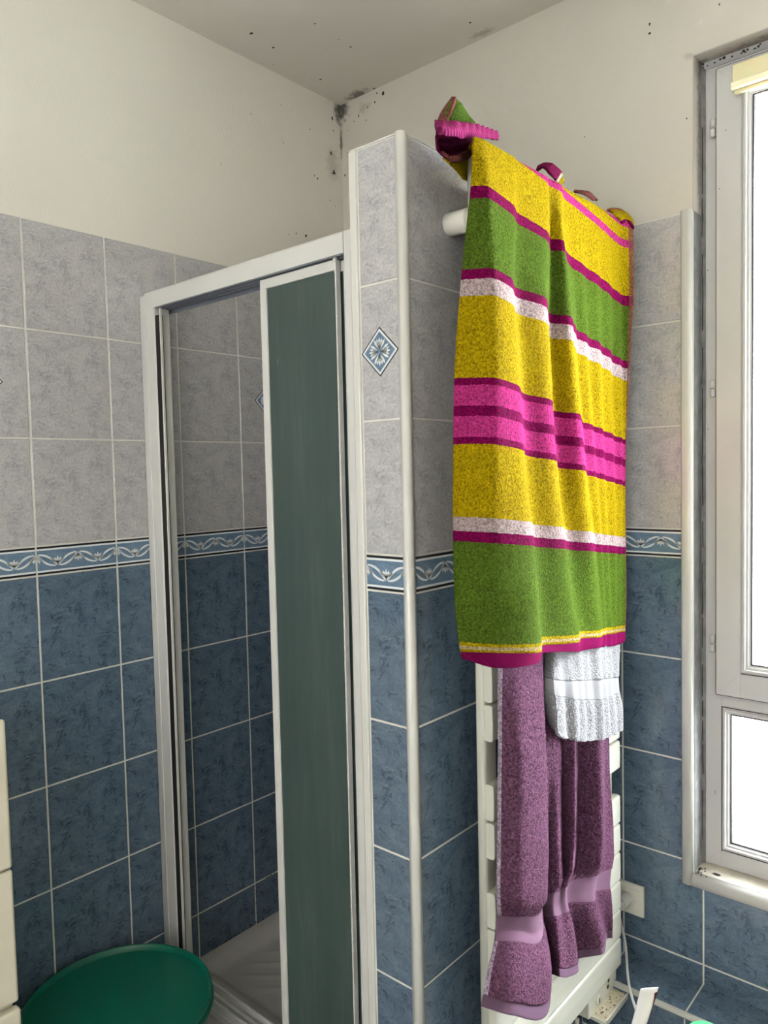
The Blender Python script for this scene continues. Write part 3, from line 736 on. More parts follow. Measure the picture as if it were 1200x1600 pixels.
mb.box((.0, FYF + .002, .2055), (.7695, FYF + .060, .224), M_LACQ, .002)
mb.build('floor_track', sh)
M_FROST, N, L, b = newmat('frosted_green_glass')
b.inputs['Base Color'].default_value = (0.33, 0.42, 0.38, 1); b.inputs['Roughness'].default_value = 0.42
b.inputs['Transmission Weight'].default_value = 0.72; b.inputs['IOR'].default_value = 1.45
tc = N.new('ShaderNodeTexCoord'); mp = N.new('ShaderNodeMapping'); mp.inputs['Scale'].default_value = (26, 26, 2.2)
nz = N.new('ShaderNodeTexNoise'); nz.inputs['Scale'].default_value = 1.0; nz.inputs['Detail'].default_value = 7; nz.inputs['Roughness'].default_value = .7
L.new(tc.outputs['Object'], mp.inputs[0]); L.new(mp.outputs[0], nz.inputs['Vector'])
cr = ramp(N, [(0.3, (0.12, 0.19, 0.18)), (0.55, (0.17, 0.25, 0.235)), (0.75, (0.27, 0.35, 0.32))])
L.new(nz.outputs['Fac'], cr.inputs[0]); L.new(cr.outputs[0], b.inputs['Base Color'])
M_SPECK = plain('limescale_fleck', (0.7, 0.75, 0.7), .6)
def leaf(y, x0, x1, front):
    d = MB()
    d.box((x0, y, .242), (x0 + (.0195 if front else .012), y + .013, 1.974), M_LACQ, .0015)
    d.box((x1 - .004, y, .242), (x1, y + .013, 1.974), M_LACQ, .001)
    d.box((x0 + .018, y, 1.953), (x1 - .003, y + .013, 1.974), M_LACQ, .0015)
    d.box((x0 + .010, y, .242), (x1 - .003, y + .013, .262), M_LACQ, .0015)
    d = d.build('sliding_door', sh)
    g = MB(); g.box((x0 + .012, y + .004, .26), (x1 - .003, y + .009, 1.955), M_FROST)
    if front:
        for (x_, z_, h_) in ((.520, 1.79, .012), (.66, .33, .003), (.60, .9, .002), (.56, .62, .003), (.67, 1.5, .002), (.63, 1.35, .002)):
            g.face([(x_, y + .0037, z_), (x_ + .0012, y + .0037, z_ - .001), (x_ + .0016, y + .0037, z_ + h_), (x_ + .0004, y + .0037, z_ + h_)], M_SPECK)
    g = g.build('glass', d); g.matrix_parent_inverse = Matrix()
    if front:
        g = MB(); g.lathe((x1 - .0045, y + .003, 1.979), [(.002, -.012), (.0045, -.010), (.005, .002), (.003, .007)], M_TRIM, 16)
        g.box((x1 - .007, y + .001, 1.95), (x1 - .002, y + .008, 1.974), M_TRIM)
        g = g.build('roller', d); g.matrix_parent_inverse = Matrix()
leaf(FYF + .010, .4735, .7045, True)
leaf(FYF + .0265, .468, .7125, False)
leaf(FYF + .0415, .464, .7125, False)

M_TRAY = plain('white_acrylic_tray', (0.50, 0.485, 0.46), 0.22, mottle=0.12, scale=9)
tray = empty('shower_tray', (.39, .12, 0), label='white ribbed shower tray on the floor inside the enclosure', category='shower tray')
mb = MB(); n = 90
x0, x1, y0, y1 = .001, XL - .002, -.292, YB - .002
vs = []
for j in range(n + 1):
    row = []
    for i in range(n + 1):
        x = x0 + (x1 - x0) * i / n; y = y0 + (y1 - y0) * j / n
        e = min(x - x0, x1 - x, y1 - y, (y - y0 - .09))
        d = 0 if e < .025 else min(1, (e - .025) / .05)
        s_ = d * d * (3 - 2 * d)
        z = .2065 - .024 * s_ - .010 * min(1, max(0, e) / .38)
        # ribs run diagonally across the standing area
        w = (x * -.66 + y * .75)
        rib = max(0, math.cos(w * 2 * math.pi / .052)) ** 6
        z += .0055 * rib * max(0, min(1, (e - .085) / .03))
        row.append(mb.bm.verts.new((x, y, z)))
    vs.append(row)
k = mb.mi(M_TRAY)
for j in range(n):
    for i in range(n):
        f = mb.bm.faces.new((vs[j][i], vs[j][i + 1], vs[j + 1][i + 1], vs[j + 1][i])); f.material_index = k; f.smooth = True
mb.build('basin', tray, recalc=False)
mb = MB(); mb.box((x0, y0, 0), (x1, y0 + .02, .2060), M_TRAY, .004); mb.build('apron', tray)

# ================================================================== RADIATOR
RY0, RY1 = -.155, .411
rad = empty('towel_radiator', (.93, .128, .27), label='cream flat slat towel radiator fixed to the partition under the towels', category='radiator')
for y in (RY0, RY1 - .046):
    mb = MB()
    pr = []
    xa, xb, ya, yb = .9485, .970, y, y + .046
    r = .008
    for (cx, cy, t0) in ((xb - r, yb - r, 0), (xa + r, yb - r, 90), (xa + r, ya + r, 180), (xb - r, ya + r, 270)):
        for i in range(5):
            t = math.radians(t0 + 90 * i / 4); pr.append((cx + r * math.cos(t), cy + r * math.sin(t)))
    mb.prism(pr, 2, .275, 2.126, M_ENAMEL, True)
    mb.build('stile', rad)
slats = [.312 + .0728 * k for k in range(6)] + [.8125, .8875, 1.0405, 1.1155, 1.268, 1.343, 1.4955, 1.5705, 1.723, 1.798, 1.9605, 2.0355]
for z in slats:
    mb = MB(); h = .0708
    pr = [(.9685, z + .001), (.980, z), (.9855, z + .001), (.9878, z + .004), (.9884, z + h / 2), (.9878, z + h - .004), (.9855, z + h - .001), (.980, z + h), (.9685, z + h - .001)]
    mb.prism(pr, 1, RY0 + .001, RY1 + .003, M_ENAMEL, False)
    o = mb.build('slat', rad)
    bv = o.modifiers.new('b', 'BEVEL'); bv.width = .002; bv.segments = 2; bv.limit_method = 'ANGLE'; bv.angle_limit = .6
M_BRKT = plain('bracket_plastic', (0.66, 0.65, 0.58), .35)
for (y, z) in ((-.137, 2.021), (.36, 2.021), (.10, .55), (.36, .55)):
    mb = MB()
    mb.lathe((XR, y, z), [(.0200, 0.0), (.0215, .001), (.0215, .047), (.0200, .049), (.015, .0492), (.015, .055)], M_BRKT, 40, axis=0)
    mb.build('wall_bracket', rad)
M_DUST = plain('dusty_plastic', (0.52, 0.46, 0.33), .8, mottle=.55, scale=95, bump=.001)
mb = MB()
mb.box((.952, .248, .262), (.9805, .402, .318), M_ENAMEL, .003)
mb.build('control_box', rad)
mb = MB()
mb.box((.968, .262, .255), (1.0185, .404, .2655), M_ENAMEL, .002)
mb.box((1.0155, .262, .260), (1.0185, .404, .2705), M_ENAMEL, .001)
mb.box((.978, .401, .260), (1.0185, .404, .271), M_ENAMEL, .001)
mb.face([(.9808, .265, .2662), (1.0153, .265, .2662), (1.0153, .4005, .2662), (.9808, .4005, .2662)], M_DUST)
for k in range(26):
    cx, cyy = random.uniform(.984, 1.012), random.uniform(.268, .396); r = random.uniform(.0006, .0022)
    mb.face([(cx + r * math.cos(t), cyy + r * 1.4 * math.sin(t), .2668) for t in [6.283 * i / 7 for i in range(7)]], M_MOULD)
mb.build('control_shelf', rad, recalc=False)
for (y, z) in ((.356, .301), (.352, .287)):
    mb = MB(); mb.lathe((.9805, y, z), [(.0048, -.004), (.0048, .0006), (.0035, .0008)], M_GASK, 20, axis=0); mb.build('switch_hole', rad)
mb = MB(); mb.lathe((.9805, .296, .286), [(.013, -.002), (.013, .0025), (.0115, .004), (.004, .0042)], M_ENAMEL, 32, axis=0)
mb.box((.984, .2945, .280), (.9855, .2975, .291), M_GASK)
mb.build('knob', rad)
mb = MB()
mb.lathe((.957, .405, .24), [(.008, 0), (.009, .001), (.009, .05), (.007, .055)], M_ENAMEL, 20)
mb.build('foot_cap', rad)
tube('connection_pipe', [(.957, .235, .262), (.957, .235, .2), (.955, .235, .1), (.955, .235, .01)], .0055, M_ENAMEL, rad)
# ================================================================== TOWELS
def pchip(xs, ys, xq):
    xs = np.asarray(xs, float); ys = np.asarray(ys, float)
    h = np.diff(xs); d = np.diff(ys, axis=0) / h[:, None]
    n = len(xs); m = np.zeros_like(ys)
    for k in range(1, n - 1):
        a, b = d[k - 1], d[k]
        w1, w2 = 2 * h[k] + h[k - 1], h[k] + 2 * h[k - 1]
        ok = (a * b) > 0
        with np.errstate(divide='ignore', invalid='ignore'):
            v = (w1 + w2) / (w1 / a + w2 / b)
        m[k] = np.where(ok, v, 0)
    m[0], m[-1] = d[0], d[-1]
    i = np.clip(np.searchsorted(xs, xq, side='right') - 1, 0, n - 2)
    t = ((xq - xs[i]) / h[i])[:, None]; H = h[i][:, None]
    return ((1 + 2 * t) * (1 - t) ** 2) * ys[i] + (t * (1 - t) ** 2) * H * m[i] + (t * t * (3 - 2 * t)) * ys[i + 1] + (t * t * (t - 1)) * H * m[i + 1]

def surface(rows, nu, nv, colpos=None, rowpos=None, smooth=0):
    R = np.array(rows, float)
    if colpos is None:
        c = np.linalg.norm(np.diff(R, axis=1), axis=2).mean(0); colpos = np.concatenate([[0], np.cumsum(c)]); colpos /= colpos[-1]
    if rowpos is None:
        c = np.linalg.norm(np.diff(R, axis=0), axis=2).mean(1); rowpos = np.concatenate([[0], np.cumsum(c)]); rowpos /= rowpos[-1]
    uq = np.linspace(0, 1, nu); vq = np.linspace(0, 1, nv)
    A = np.stack([pchip(colpos, r, uq) for r in R])                    # rows x nu x 3
    B = np.stack([pchip(rowpos, A[:, i], vq) for i in range(nu)], 1)    # nv x nu x 3
    for _ in range(smooth):      # relax the folds across the cloth, edges stay put
        B[:, 1:-1] = .25 * B[:, :-2] + .5 * B[:, 1:-1] + .25 * B[:, 2:]
    return B, uq, vq, np.array(rowpos)

def cloth(name, grid, uvs, mat, parent, thick=.005, j0=0, j1=None, relax=True):
    j1 = len(grid) if j1 is None else j1
    g = grid[j0:j1]; nv, nu = g.shape[:2]
    bm = bmesh.new(); uv = bm.loops.layers.uv.new('UVMap')
    vs = [[bm.verts.new(g[j, i]) for i in range(nu)] for j in range(nv)]
    for j in range(nv - 1):
        for i in range(nu - 1):
            f = bm.faces.new((vs[j][i], vs[j + 1][i], vs[j + 1][i + 1], vs[j][i + 1])); f.smooth = True
            for l, (a, b) in zip(f.loops, ((j, i), (j + 1, i), (j + 1, i + 1), (j, i + 1))):
                l[uv].uv = tuple(uvs[j0 + a, b])
    me = bpy.data.meshes.new(name); bm.to_mesh(me); bm.free(); me.materials.append(mat)
    o = bpy.data.objects.new(name, me); COL.objects.link(o)
    if parent: o.parent = parent; o.matrix_parent_inverse = Matrix.Translation(-Vector(parent.location))
    s = o.modifiers.new('s', 'SOLIDIFY'); s.thickness = thick; s.offset = 0
    return o

def terry(name, colour_fn, scale=270, dist=.006, tone_var=.5, fill=0.0):
    """looped towelling; colour_fn(N, L, uvnode) returns the colour socket"""
    m, N, L, b = newmat(name)
    uv = N.new('ShaderNodeUVMap')
    col = colour_fn(N, L, uv)
    tc = N.new('ShaderNodeTexCoord')
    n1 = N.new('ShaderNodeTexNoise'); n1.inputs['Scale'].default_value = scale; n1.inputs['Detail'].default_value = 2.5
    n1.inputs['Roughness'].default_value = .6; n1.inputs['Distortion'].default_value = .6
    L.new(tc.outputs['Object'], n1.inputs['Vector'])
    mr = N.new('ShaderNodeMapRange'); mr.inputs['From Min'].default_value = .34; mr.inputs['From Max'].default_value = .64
    mr.inputs['To Min'].default_value = 1 - tone_var; mr.inputs['To Max'].default_value = 1 + tone_var * .55  # noise speckle paints the shade between loops into the colour
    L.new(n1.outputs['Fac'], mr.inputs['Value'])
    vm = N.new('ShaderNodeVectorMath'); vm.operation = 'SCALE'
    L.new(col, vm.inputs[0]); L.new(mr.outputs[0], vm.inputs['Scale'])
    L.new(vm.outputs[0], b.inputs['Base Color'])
    bp = N.new('ShaderNodeBump'); bp.inputs['Strength'].default_value = 1.0; bp.inputs['Distance'].default_value = dist
    n2 = N.new('ShaderNodeTexNoise'); n2.inputs['Scale'].default_value = 14; n2.inputs['Detail'].default_value = 2
    L.new(tc.outputs['Object'], n2.inputs['Vector'])
    ma = N.new('ShaderNodeMath'); ma.operation = 'MULTIPLY_ADD'; ma.inputs[1].default_value = 1.0
    L.new(n1.outputs['Fac'], ma.inputs[0]); L.new(n2.outputs['Fac'], ma.inputs[2])
    L.new(n1.outputs['Fac'], bp.inputs['Height'])
    L.new(bp.outputs[0], b.inputs['Normal'])
    b.inputs['Roughness'].default_value = .95
    b.inputs['Specular IOR Level'].default_value = .03
    b.inputs['Sheen Weight'].default_value = 0.0
    b.inputs['Sheen Roughness'].default_value = .4
    return m
def woven(name, col, sx=900, sz=900, dist=.0008, rough=.8, tone_var=.2, wave=True):
    m, N, L, b = newmat(name)
    tc = N.new('ShaderNodeTexCoord')
    w = N.new('ShaderNodeTexWave'); w.bands_direction = 'DIAGONAL'; w.inputs['Scale'].default_value = sx / 6.0; w.inputs['Distortion'].default_value = .6
    L.new(tc.outputs['Object'], w.inputs['Vector'])
    mr = N.new('ShaderNodeMapRange'); mr.inputs['To Min'].default_value = 1 - tone_var; mr.inputs['To Max'].default_value = 1 + tone_var * .5
    L.new(w.outputs['Fac'], mr.inputs['Value'])
    vm = N.new('ShaderNodeVectorMath'); vm.operation = 'SCALE'; vm.inputs[0].default_value = col
    L.new(mr.outputs[0], vm.inputs['Scale']); L.new(vm.outputs[0], b.inputs['Base Color'])
    bp = N.new('ShaderNodeBump'); bp.inputs['Strength'].default_value = .8; bp.inputs['Distance'].default_value = dist
    L.new(w.outputs['Fac'], bp.inputs['Height']); L.new(bp.outputs[0], b.inputs['Normal'])
    b.inputs['Roughness'].default_value = 1.0
    b.inputs['Specular IOR Level'].default_value = .04
    return m

YEL = (0.2968, 0.2137, 0.002374); GRN = (0.0653, 0.1128, 0.01068); MAG = (0.1425, 0.001781, 0.05046); PNK = (0.3562, 0.02671, 0.1484); WHT = (0.3443, 0.2731, 0.2731); SAL = (0.1662, 0.05046, 0.04749)
CRM = (0.3265, 0.2552, 0.1306)
# stripe boundaries as height on the left edge of the front sheet; v grows upward
V0, V1 = 1.15, 2.65
STR = [(1.15, MAG), (1.2365, YEL), (1.241, CRM), (1.2495, YEL), (1.254, GRN), (1.424, MAG), (1.440, WHT), (1.464, YEL), (1.585, MAG), (1.599, PNK), (1.636, MAG), (1.649, PNK), (1.688, MAG), (1.700, YEL),
       (1.836, WHT), (1.865, MAG), (1.883, GRN), (2.017, MAG), (2.039, YEL), (2.150, PNK), (2.166, YEL), (2.193, PNK), (2.209, YEL), (2.32, MAG), (2.34, GRN), (2.46, MAG), (2.48, YEL)]
def stripes(N, L, uv):
    sp = N.new('ShaderNodeSeparateXYZ'); L.new(uv.outputs[0], sp.inputs[0])
    nz = N.new('ShaderNodeTexNoise'); nz.inputs['Scale'].default_value = 160
    tc = N.new('ShaderNodeTexCoord'); L.new(tc.outputs['Object'], nz.inputs['Vector'])
    a = N.new('ShaderNodeMath'); a.operation = 'MULTIPLY_ADD'; a.inputs[1].default_value = .0035
    L.new(nz.outputs['Fac'], a.inputs[0]); L.new(sp.outputs['Y'], a.inputs[2])
    mr = N.new('ShaderNodeMapRange'); mr.inputs['From Min'].default_value = V0 + .00175; mr.inputs['From Max'].default_value = V1 + .00175
    L.new(a.outputs[0], mr.inputs['Value'])
    r = ramp(N, [((v - V0) / (V1 - V0), c) for v, c in STR], 'CONSTANT')
    L.new(mr.outputs[0], r.inputs[0])
    # woven edge binding down the right-hand side
    g = N.new('ShaderNodeMath'); g.operation = 'GREATER_THAN'; g.inputs[1].default_value = .991
    L.new(sp.outputs['X'], g.inputs[0])
    mx = N.new('ShaderNodeMix'); mx.data_type = 'RGBA'; mx.inputs[7].default_value = (*SAL, 1)
    g2 = N.new('ShaderNodeMath'); g2.operation = 'MULTIPLY'; g2.inputs[1].default_value = .8; L.new(g.outputs[0], g2.inputs[0])
    L.new(g2.outputs[0], mx.inputs[0]); L.new(r.outputs[0], mx.inputs[6])
    return mx.outputs[2]
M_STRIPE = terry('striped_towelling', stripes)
def flat(c):
    def f(N, L, uv):
        r = N.new('ShaderNodeRGB'); r.outputs[0].default_value = (*c, 1); return r.outputs[0]
    return f
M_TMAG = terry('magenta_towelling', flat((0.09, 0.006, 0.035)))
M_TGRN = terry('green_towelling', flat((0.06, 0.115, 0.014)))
M_HEM = woven('magenta_woven_hem', (0.17, 0.003, 0.062), 900, dist=.0018, tone_var=.35)
M_BAND = woven('magenta_edge_binding', (0.19, 0.02, 0.085), 400, dist=.001, tone_var=.3)
M_SALM = woven('salmon_edge_binding', (0.14, 0.045, 0.04), 500, dist=.001, tone_var=.25)

tw = empty('striped_towel', (1.0, .1, 2.13), label='large yellow, green, magenta and white striped bath towel draped over the radiator top', category='towel')
G_, uq, vq, rp = surface(STRIPED_ROWS, 190, 260, smooth=5)
# soft secondary ripples towards the free edge
for j in range(G_.shape[0]):
    dp = min(1, vq[j] * 3)
    for i in range(G_.shape[1]):
        u = uq[i]; w_ = max(0, min(1, (u - .60) / .08)) * max(0, min(1, (.985 - u) / .05))
        G_[j, i, 0] += dp * (1 - .75 * max(0, (vq[j] - .6) / .4)) * w_ * .0036 * math.sin(u * 88 + vq[j] * 2.0) + dp * .0012 * math.sin(u * 37 + vq[j] * 9)
        G_[j, i, 0] += .004 * math.exp(-((u - .14) / .07) ** 2) * math.exp(-((vq[j] - .87) / .07) ** 2) * math.sin(vq[j] * 60 + u * 30)
top_z = G_[0, :, 2]
UV = np.zeros(G_.shape[:2] + (2,))
UV[..., 0] = uq[None, :]
UV[..., 1] = G_[..., 2] + .13 * (G_[..., 1] + .22)
hemj = int(.9795 * (len(vq) - 1))
cloth('towel_front', G_, UV, M_STRIPE, tw, j1=hemj + 1)
# hem follows the last rows
cloth('woven_hem', G_ + np.array([.0006, 0, 0]), UV, M_HEM, tw, j0=hemj, thick=.0035)
# over the top and down behind
n = 40; back = []
base = G_[0]
for k in range(n + 1):
    row = base.copy(); t = k / n
    if t < .35:
        a = math.pi * t / .35; rx = (base[:, 0] - .944) / 2
        row[:, 0] = .944 + rx + rx * math.cos(a); row[:, 2] = base[:, 2] + .010 * math.sin(a)
    else:
        row[:, 0] = .944 - .010 * math.sin((t - .35) * 4) + .003 * np.sin(uq * 30); row[:, 2] = base[:, 2] - (t - .35) / .65 * .28
    y0n = np.interp(t, [0, .2, .35, 1], [base[0, 1], -.170, -.125, -.09]); yr = base[-1, 1]
    row[:, 1] = y0n + (base[:, 1] - base[0, 1]) * (yr - y0n) / (yr - base[0, 1])
    back.append(row)
back = np.array(back)
UVb = np.zeros(back.shape[:2] + (2,)); UVb[..., 0] = uq[None, :]
arc = np.concatenate([[0], np.cumsum(np.linalg.norm(np.diff(back, axis=0), axis=2).mean(1))])
UVb[..., 1] = UV[0, :, 1][None, :] + arc[:, None]
cloth('towel_back', back, UVb, M_STRIPE, tw)

def patch(name, rows, mat, parent, nu=48, nv=36, uvy=(2.2, 2.3), thick=.005, amp=.0):
    g, u, v, _ = surface(rows, nu, nv)
    if amp:
        for j in range(nv):
            for i in range(nu):
                g[j, i, 0] += amp * math.sin(u[i] * 60) ; g[j, i, 2] += amp * .6 * math.sin(u[i] * 60)
    q = np.zeros(g.shape[:2] + (2,)); q[..., 0] = u[None, :] * .9; q[..., 1] = (uvy[0] + (uvy[1] - uvy[0]) * v)[:, None]
    return cloth(name, g, q, mat, parent, thick)
patch('corner_fold', HOOD, M_TGRN, tw)
hh = [[HOOD[k][i] for k in range(4)] for i in (0, 1)]
hh = [[[p[0] + .003, p[1] - .002, p[2] + .002] for p in hh[0]], [[p[0] + .006, p[1], p[2]] for p in hh[1]]]
patch('corner_binding', hh, M_SALM, tw, 30, 8)
patch('edge_band', BAND, M_BAND, tw, 90, 16, amp=.0011)
patch('corner_pocket', POUCH[:4], M_TMAG, tw)
patch('pocket_binding', [[[a[0] + .004, a[1], a[2]] for a in r] for r in POUCH[3:5]], M_SALM, tw, 30, 8)
patch('corner_underside', POUCH[4:], M_STRIPE, tw, uvy=(1.72, 1.78))
def rollcol(N, L, uv):
    sp = N.new('ShaderNodeSeparateXYZ'); L.new(uv.outputs[0], sp.inputs[0])
    r = ramp(N, [(0.0, (.14, .008, .05)), (.62, (.14, .008, .05)), (.70, (.4, .38, .28)), (.78, (.1, .15, .03)), (.80, YEL), (1.0, YEL)], 'CONSTANT')
    L.new(sp.outputs['X'], r.inputs[0]); return r.outputs[0]
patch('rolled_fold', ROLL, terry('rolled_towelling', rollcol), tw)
patch('side_fold', SIDE, M_STRIPE, tw, uvy=(2.19, 2.02))
patch('tucked_fold', TUCK, M_SALM, tw)

# ---- mauve towel
MV = (0.125, 0.055, 0.10)
def mauve(N, L, uv):
    sp = N.new('ShaderNodeSeparateXYZ'); L.new(uv.outputs[0], sp.inputs[0])
    g = N.new('ShaderNodeMath'); g.operation = 'LESS_THAN'; g.inputs[1].default_value = .012
    L.new(sp.outputs['X'], g.inputs[0])
    mx = N.new('ShaderNodeMix'); mx.data_type = 'RGBA'; mx.inputs[6].default_value = (*MV, 1); mx.inputs[7].default_value = (.34, .28, .35, 1)
    L.new(g.outputs[0], mx.inputs[0]); return mx.outputs[2]
M_MAUVE = terry('mauve_towelling', mauve, scale=230, dist=.008, tone_var=.55)
M_MBAND = woven('mauve_woven_band', (0.165, 0.095, 0.145), 1500, dist=.0007, tone_var=.12)
M_MHEM = woven('mauve_edge', (0.15, 0.09, 0.14), 1500, dist=.0012)
mv = empty('mauve_towel', (1.0, .1, 1.2), label='mauve towel with a smooth woven band hanging below the striped towel', category='towel')
G2, uq2, vq2, rp2 = surface(MAUVE_ROWS, 200, 260, smooth=8)
UV2 = np.zeros(G2.shape[:2] + (2,)); UV2[..., 0] = uq2[None, :]; UV2[..., 1] = vq2[:, None]
jb0 = int(round(rp2[5] * 259)); jb1 = int(round(rp2[7] * 259)); jh = 252
cloth('towel_body', G2, UV2, M_MAUVE, mv, j1=jb0 + 1, thick=.006)
cloth('woven_band', G2, UV2, M_MBAND, mv, j0=jb0, j1=jb1 + 1, thick=.003)
cloth('lower_panel', G2, UV2, M_MAUVE, mv, j0=jb1, j1=jh + 1, thick=.006)
cloth('hem', G2, UV2, M_MHEM, mv, j0=jh, thick=.003)
top = G2[0].copy(); bk = []
for k in range(13):     # folded over one slat and down behind it
    a = math.pi * k / 12; r = top.copy(); rx = (top[:, 0] - .955) / 2
    r[:, 0] = .955 + rx + rx * math.cos(a) ; r[:, 2] = top[:, 2] + .012 * math.sin(a); bk.append(r)
# keep the fold in the gap above the slat pair: it is hidden by the striped towel
cloth('top_fold', np.array(bk), np.zeros((13, 200, 2)) + .5, M_MAUVE, mv, thick=.005)

# ---- small white towel
M_WTERRY = terry('white_towelling', flat((0.30, 0.305, 0.32)), scale=240, dist=.008, tone_var=.3)
M_WBAND = woven('white_woven_band', (0.28, 0.285, 0.30), 900, dist=.0006, tone_var=.08)
wt = empty('hand_towel', (1.04, .28, 1.1), label='small white hand towel with rounded corner hanging over the mauve one', category='towel')
G3, uq3, vq3, rp3 = surface(WHITE_ROWS, 110, 110, smooth=4)
for j in range(110):
    for i in range(110):
        G3[j, i, 0] += .0025 * math.sin(uq3[i] * 55 + 1.2 * math.sin(vq3[j] * 6)) * min(1, vq3[j] * 3)
UV3 = np.zeros(G3.shape[:2] + (2,)) + .5
j0_, j1_ = int(round(rp3[2] * 109)), int(round(rp3[3] * 109))
cloth('towel_body', G3, UV3, M_WTERRY, wt, j1=j0_ + 1, thick=.006)
cloth('woven_band', G3, UV3, M_WBAND, wt, j0=j0_, j1=j1_ + 1, thick=.003)
cloth('lower_panel', G3, UV3, M_WTERRY, wt, j0=j1_, thick=.006)

# ================================================================== THINGS AROUND
# green tub
M_TUB, N, L, b = newmat('green_plastic')
b.inputs['Base Color'].default_value = (0.0, 0.105, 0.063, 1); b.inputs['Roughness'].default_value = .38
b.inputs['Subsurface Weight'].default_value = .15; b.inputs['Subsurface Radius'].default_value = (.01, .03, .02)
tub = empty('laundry_tub', (.234, -.518, 0), label='round deep green plastic tub on the floor before the shower', category='tub')
mb = MB(); c = (.234, -.518, 0); k = mb.mi(M_TUB)
mb.lathe(c, [(.001, .003), (.150, .003), (.155, .010), (.1965, .385), (.199, .3975), (.2015, .400), (.2035, .397), (.2030, .390), (.1985, .385), (.159, .005), (.15, .0), (.001, 0)], M_TUB, 96)
mb.build('tub_body', tub)
mb = MB(); mb.lathe(c, [(.2010, .372), (.2055, .374), (.2070, .3785), (.2055, .383), (.2010, .385)], M_TUB, 96); mb.build('rim_band', tub)

# cream drawer unit at the left
M_CREAM = plain('cream_drawer_plastic', (0.66, 0.62, 0.50), .4, mottle=.04, scale=14)
cab = empty('drawer_unit', (.15, -.95, 0), label='cream drawer unit against the tiled wall beside the green tub', category='drawers')
mb = MB(); mb.box((.012, -1.14, .02), (.287, -.758, 1.10), M_CREAM, .006); mb.build('carcass', cab)
for (z0, z1, xo) in ((.8225, 1.108, 0), (.562, .8195, 0), (.285, .552, .007), (.03, .278, .007)):
    mb = MB(); mb.box((.2875, -1.145, z0), (.303 + xo, -.7535, z1), M_CREAM, .006, 3); dr = mb.build('drawer', cab)
    mb = MB(); mb.box((.303 + xo, -1.0, z0 + .14), (.311 + xo, -.90, z0 + .165), M_CREAM, .003); o = mb.build('handle', dr); o.matrix_parent_inverse = Matrix()

# power outlet with plug
M_OUT = plain('outlet_plastic', (0.66, 0.65, 0.58), .35)
out = empty('power_outlet', (.968, YB, .437), label='cream wall outlet on the blue tiles behind the radiator', category='outlet')
mb = MB(); mb.box((.927, YB - .0085, .396), (1.008, YB, .477), M_OUT, .002); mb.build('cover_plate', out)
mb = MB()
mb.box((.940, YB - .0105, .409), (.995, YB - .008, .464), M_OUT, .001)
mb.lathe((.9675, YB - .0112, .4365), [(.0215, .006), (.0215, 0), (.0195, .0006), (.0190, .004), (.001, .004)], M_OUT, 40, axis=1)
mb.build('socket_insert', out)
plug = empty('power_plug', (.962, YB - .02, .43), label='small white plug pushed into the wall outlet with its lead hanging down', category='plug')
mb = MB(); mb.lathe((.9645, YB - .046, .4375), [(.0135, 0), (.0165, .003), (.0178, .030), (.0178, .0385)], M_PVC, 6, axis=1)
mb.box((.958, YB - .058, .424), (.971, YB - .044, .444), M_PVC, .002)
mb.build('plug_body', plug)
tube('lead', [(.9625, .462, .426), (.963, .456, .405), (.972, .462, .37), (.985, .450, .34), (1.002, .415, .318), (1.022, .375, .306), (1.045, .342, .291), (1.076, .31, .278), (1.10, .295, .22), (1.11, .29, .1), (1.10, .28, .006), (1.0, .2, .006)], .0032, M_PVC, plug)

# low stool carrying the tube and the jar, just below the frame
M_STOOL = plain('white_stool_plastic', (.6, .6, .58), .4)
st = empty('stool', (1.28, .03, 0), label='low white plastic stool carrying the paste tube and the jar', category='stool')
mb = MB(); mb.box((1.07, -.14, .275), (1.48, .195, .30), M_STOOL, .008); mb.build('seat', st)
for (x_, y_) in ((1.09, -.12), (1.46, -.12), (1.09, .175), (1.46, .175)):
    mb = MB(); mb.box((x_ - .014, y_ - .014, 0), (x_ + .014, y_ + .014, .276), M_STOOL, .004); mb.build('leg', st)
# tube: flat crimped end up, leaning
M_TUBE, N, L, b = newmat('white_tube_plastic')
b.inputs['Base Color'].default_value = (.74, .74, .76, 1); b.inputs['Roughness'].default_value = .3
M_MAROON = plain('maroon_print', (.10, .012, .03), .35)
tp = empty('paste_tube', (1.12, .185, .30), label='white squeezed tube with maroon print standing crimped end up', category='tube')
mb = MB(); k = mb.mi(M_TUBE); rings = []
axd = Vector((.36, .39, 0)).normalized()
A0, A1 = Vector((1.112, .186, .302)), Vector((1.150, .186, .4505)); H_ = Vector((.70, .71, .02)).normalized(); D_ = H_.cross(A1 - A0).normalized()
for j in range(15):
    t = j / 14; c = A0.lerp(A1, t); a_ = .0135 + .0065 * t; b_ = .0135 * (1 - t) ** .8 + .0012
    rings.append([mb.bm.verts.new(c + H_ * a_ * math.cos(6.2832 * i / 28) + D_ * b_ * math.sin(6.2832 * i / 28)) for i in range(28)])
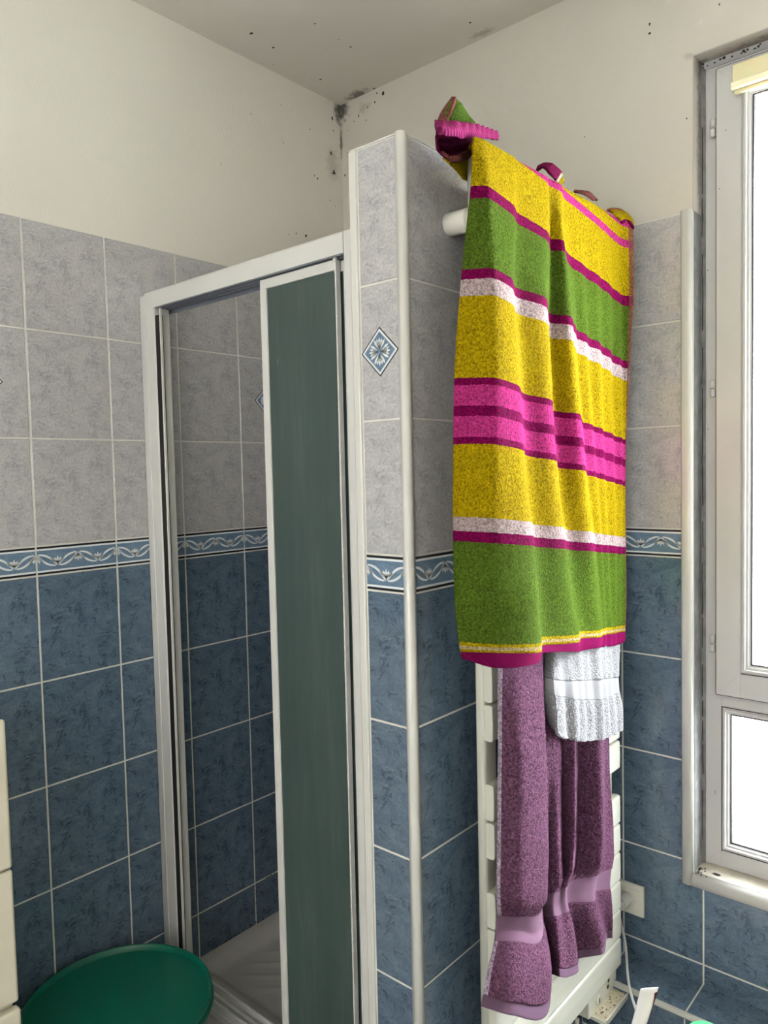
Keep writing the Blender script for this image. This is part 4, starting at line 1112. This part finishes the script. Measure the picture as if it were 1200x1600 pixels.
for a, b_ in zip(rings, rings[1:]):
    for i in range(28):
        f = mb.bm.faces.new((a[i], a[(i + 1) % 28], b_[(i + 1) % 28], b_[i])); f.material_index = k; f.smooth = True
mb.bm.faces.new(rings[0][::-1]); mb.bm.faces.new(rings[-1])
mb.build('tube_body', tp)
mb = MB()
def on(t, s, out=.0012):
    c = A0.lerp(A1, t); a_ = .0135 + .0065 * t; b_ = .0135 * (1 - t) ** .8 + .0012
    return c + H_ * a_ * math.cos(s) + D_ * (b_ + 0) * math.sin(s) + (H_ * math.cos(s) + D_ * math.sin(s)) * out
sgn = 1 if D_.y < 0 else -1
for (ta, tb, s0, s1, s2, s3) in ((.60, .93, .25, .45, .95, .25), (.30, .55, .25, .6, .7, .25)):
    for q in range(6):
        a_, b_ = q / 6, (q + 1) / 6
        la = ta + (tb - ta) * a_; lb = ta + (tb - ta) * b_
        mb.face([on(la, sgn * s0), on(la, sgn * (s1 + (s2 - s1) * a_)), on(lb, sgn * (s1 + (s2 - s1) * b_)), on(lb, sgn * s0)], M_MAROON)
o = mb.build('print', tp, recalc=False); o.modifiers.new('s', 'SOLIDIFY').thickness = .0004
# jar with green lid
M_LID = plain('bright_green_lid', (.05, .42, .14), .35); M_YEL = plain('yellow_jar_plastic', (.75, .70, .12), .4)
jr = empty('jar', (1.287, .135, .30), label='round jar with bright green lid and yellow rim beside the white tube', category='jar')
mb = MB(); mb.lathe((1.287, .135, .30), [(.040, 0), (.042, .004), (.042, .132), (.0405, .1405)], M_YEL, 40); mb.build('jar_body', jr)
mb = MB(); mb.lathe((1.284, .131, .30), [(.036, .137), (.037, .140), (.037, .145), (.034, .149), (.001, .150)], M_LID, 40); mb.build('lid', jr)

# unidentified pale shape seen faintly through the lower pane
M_PALE = plain('pale_outdoor_plastic', (.9, .9, .86), .5)
pale_mb = MB(); k = pale_mb.mi(M_PALE)
pale_mb.prism([(1.16, .90), (1.26, .945), (1.30, .95), (1.30, .90), (1.26, .865), (1.20, .872)], 1, .95, .97, M_PALE)
o = pale_mb.build('outdoor_pale_shape', label='unidentified pale slanted shape outside behind the lower window pane', category='pale shape')
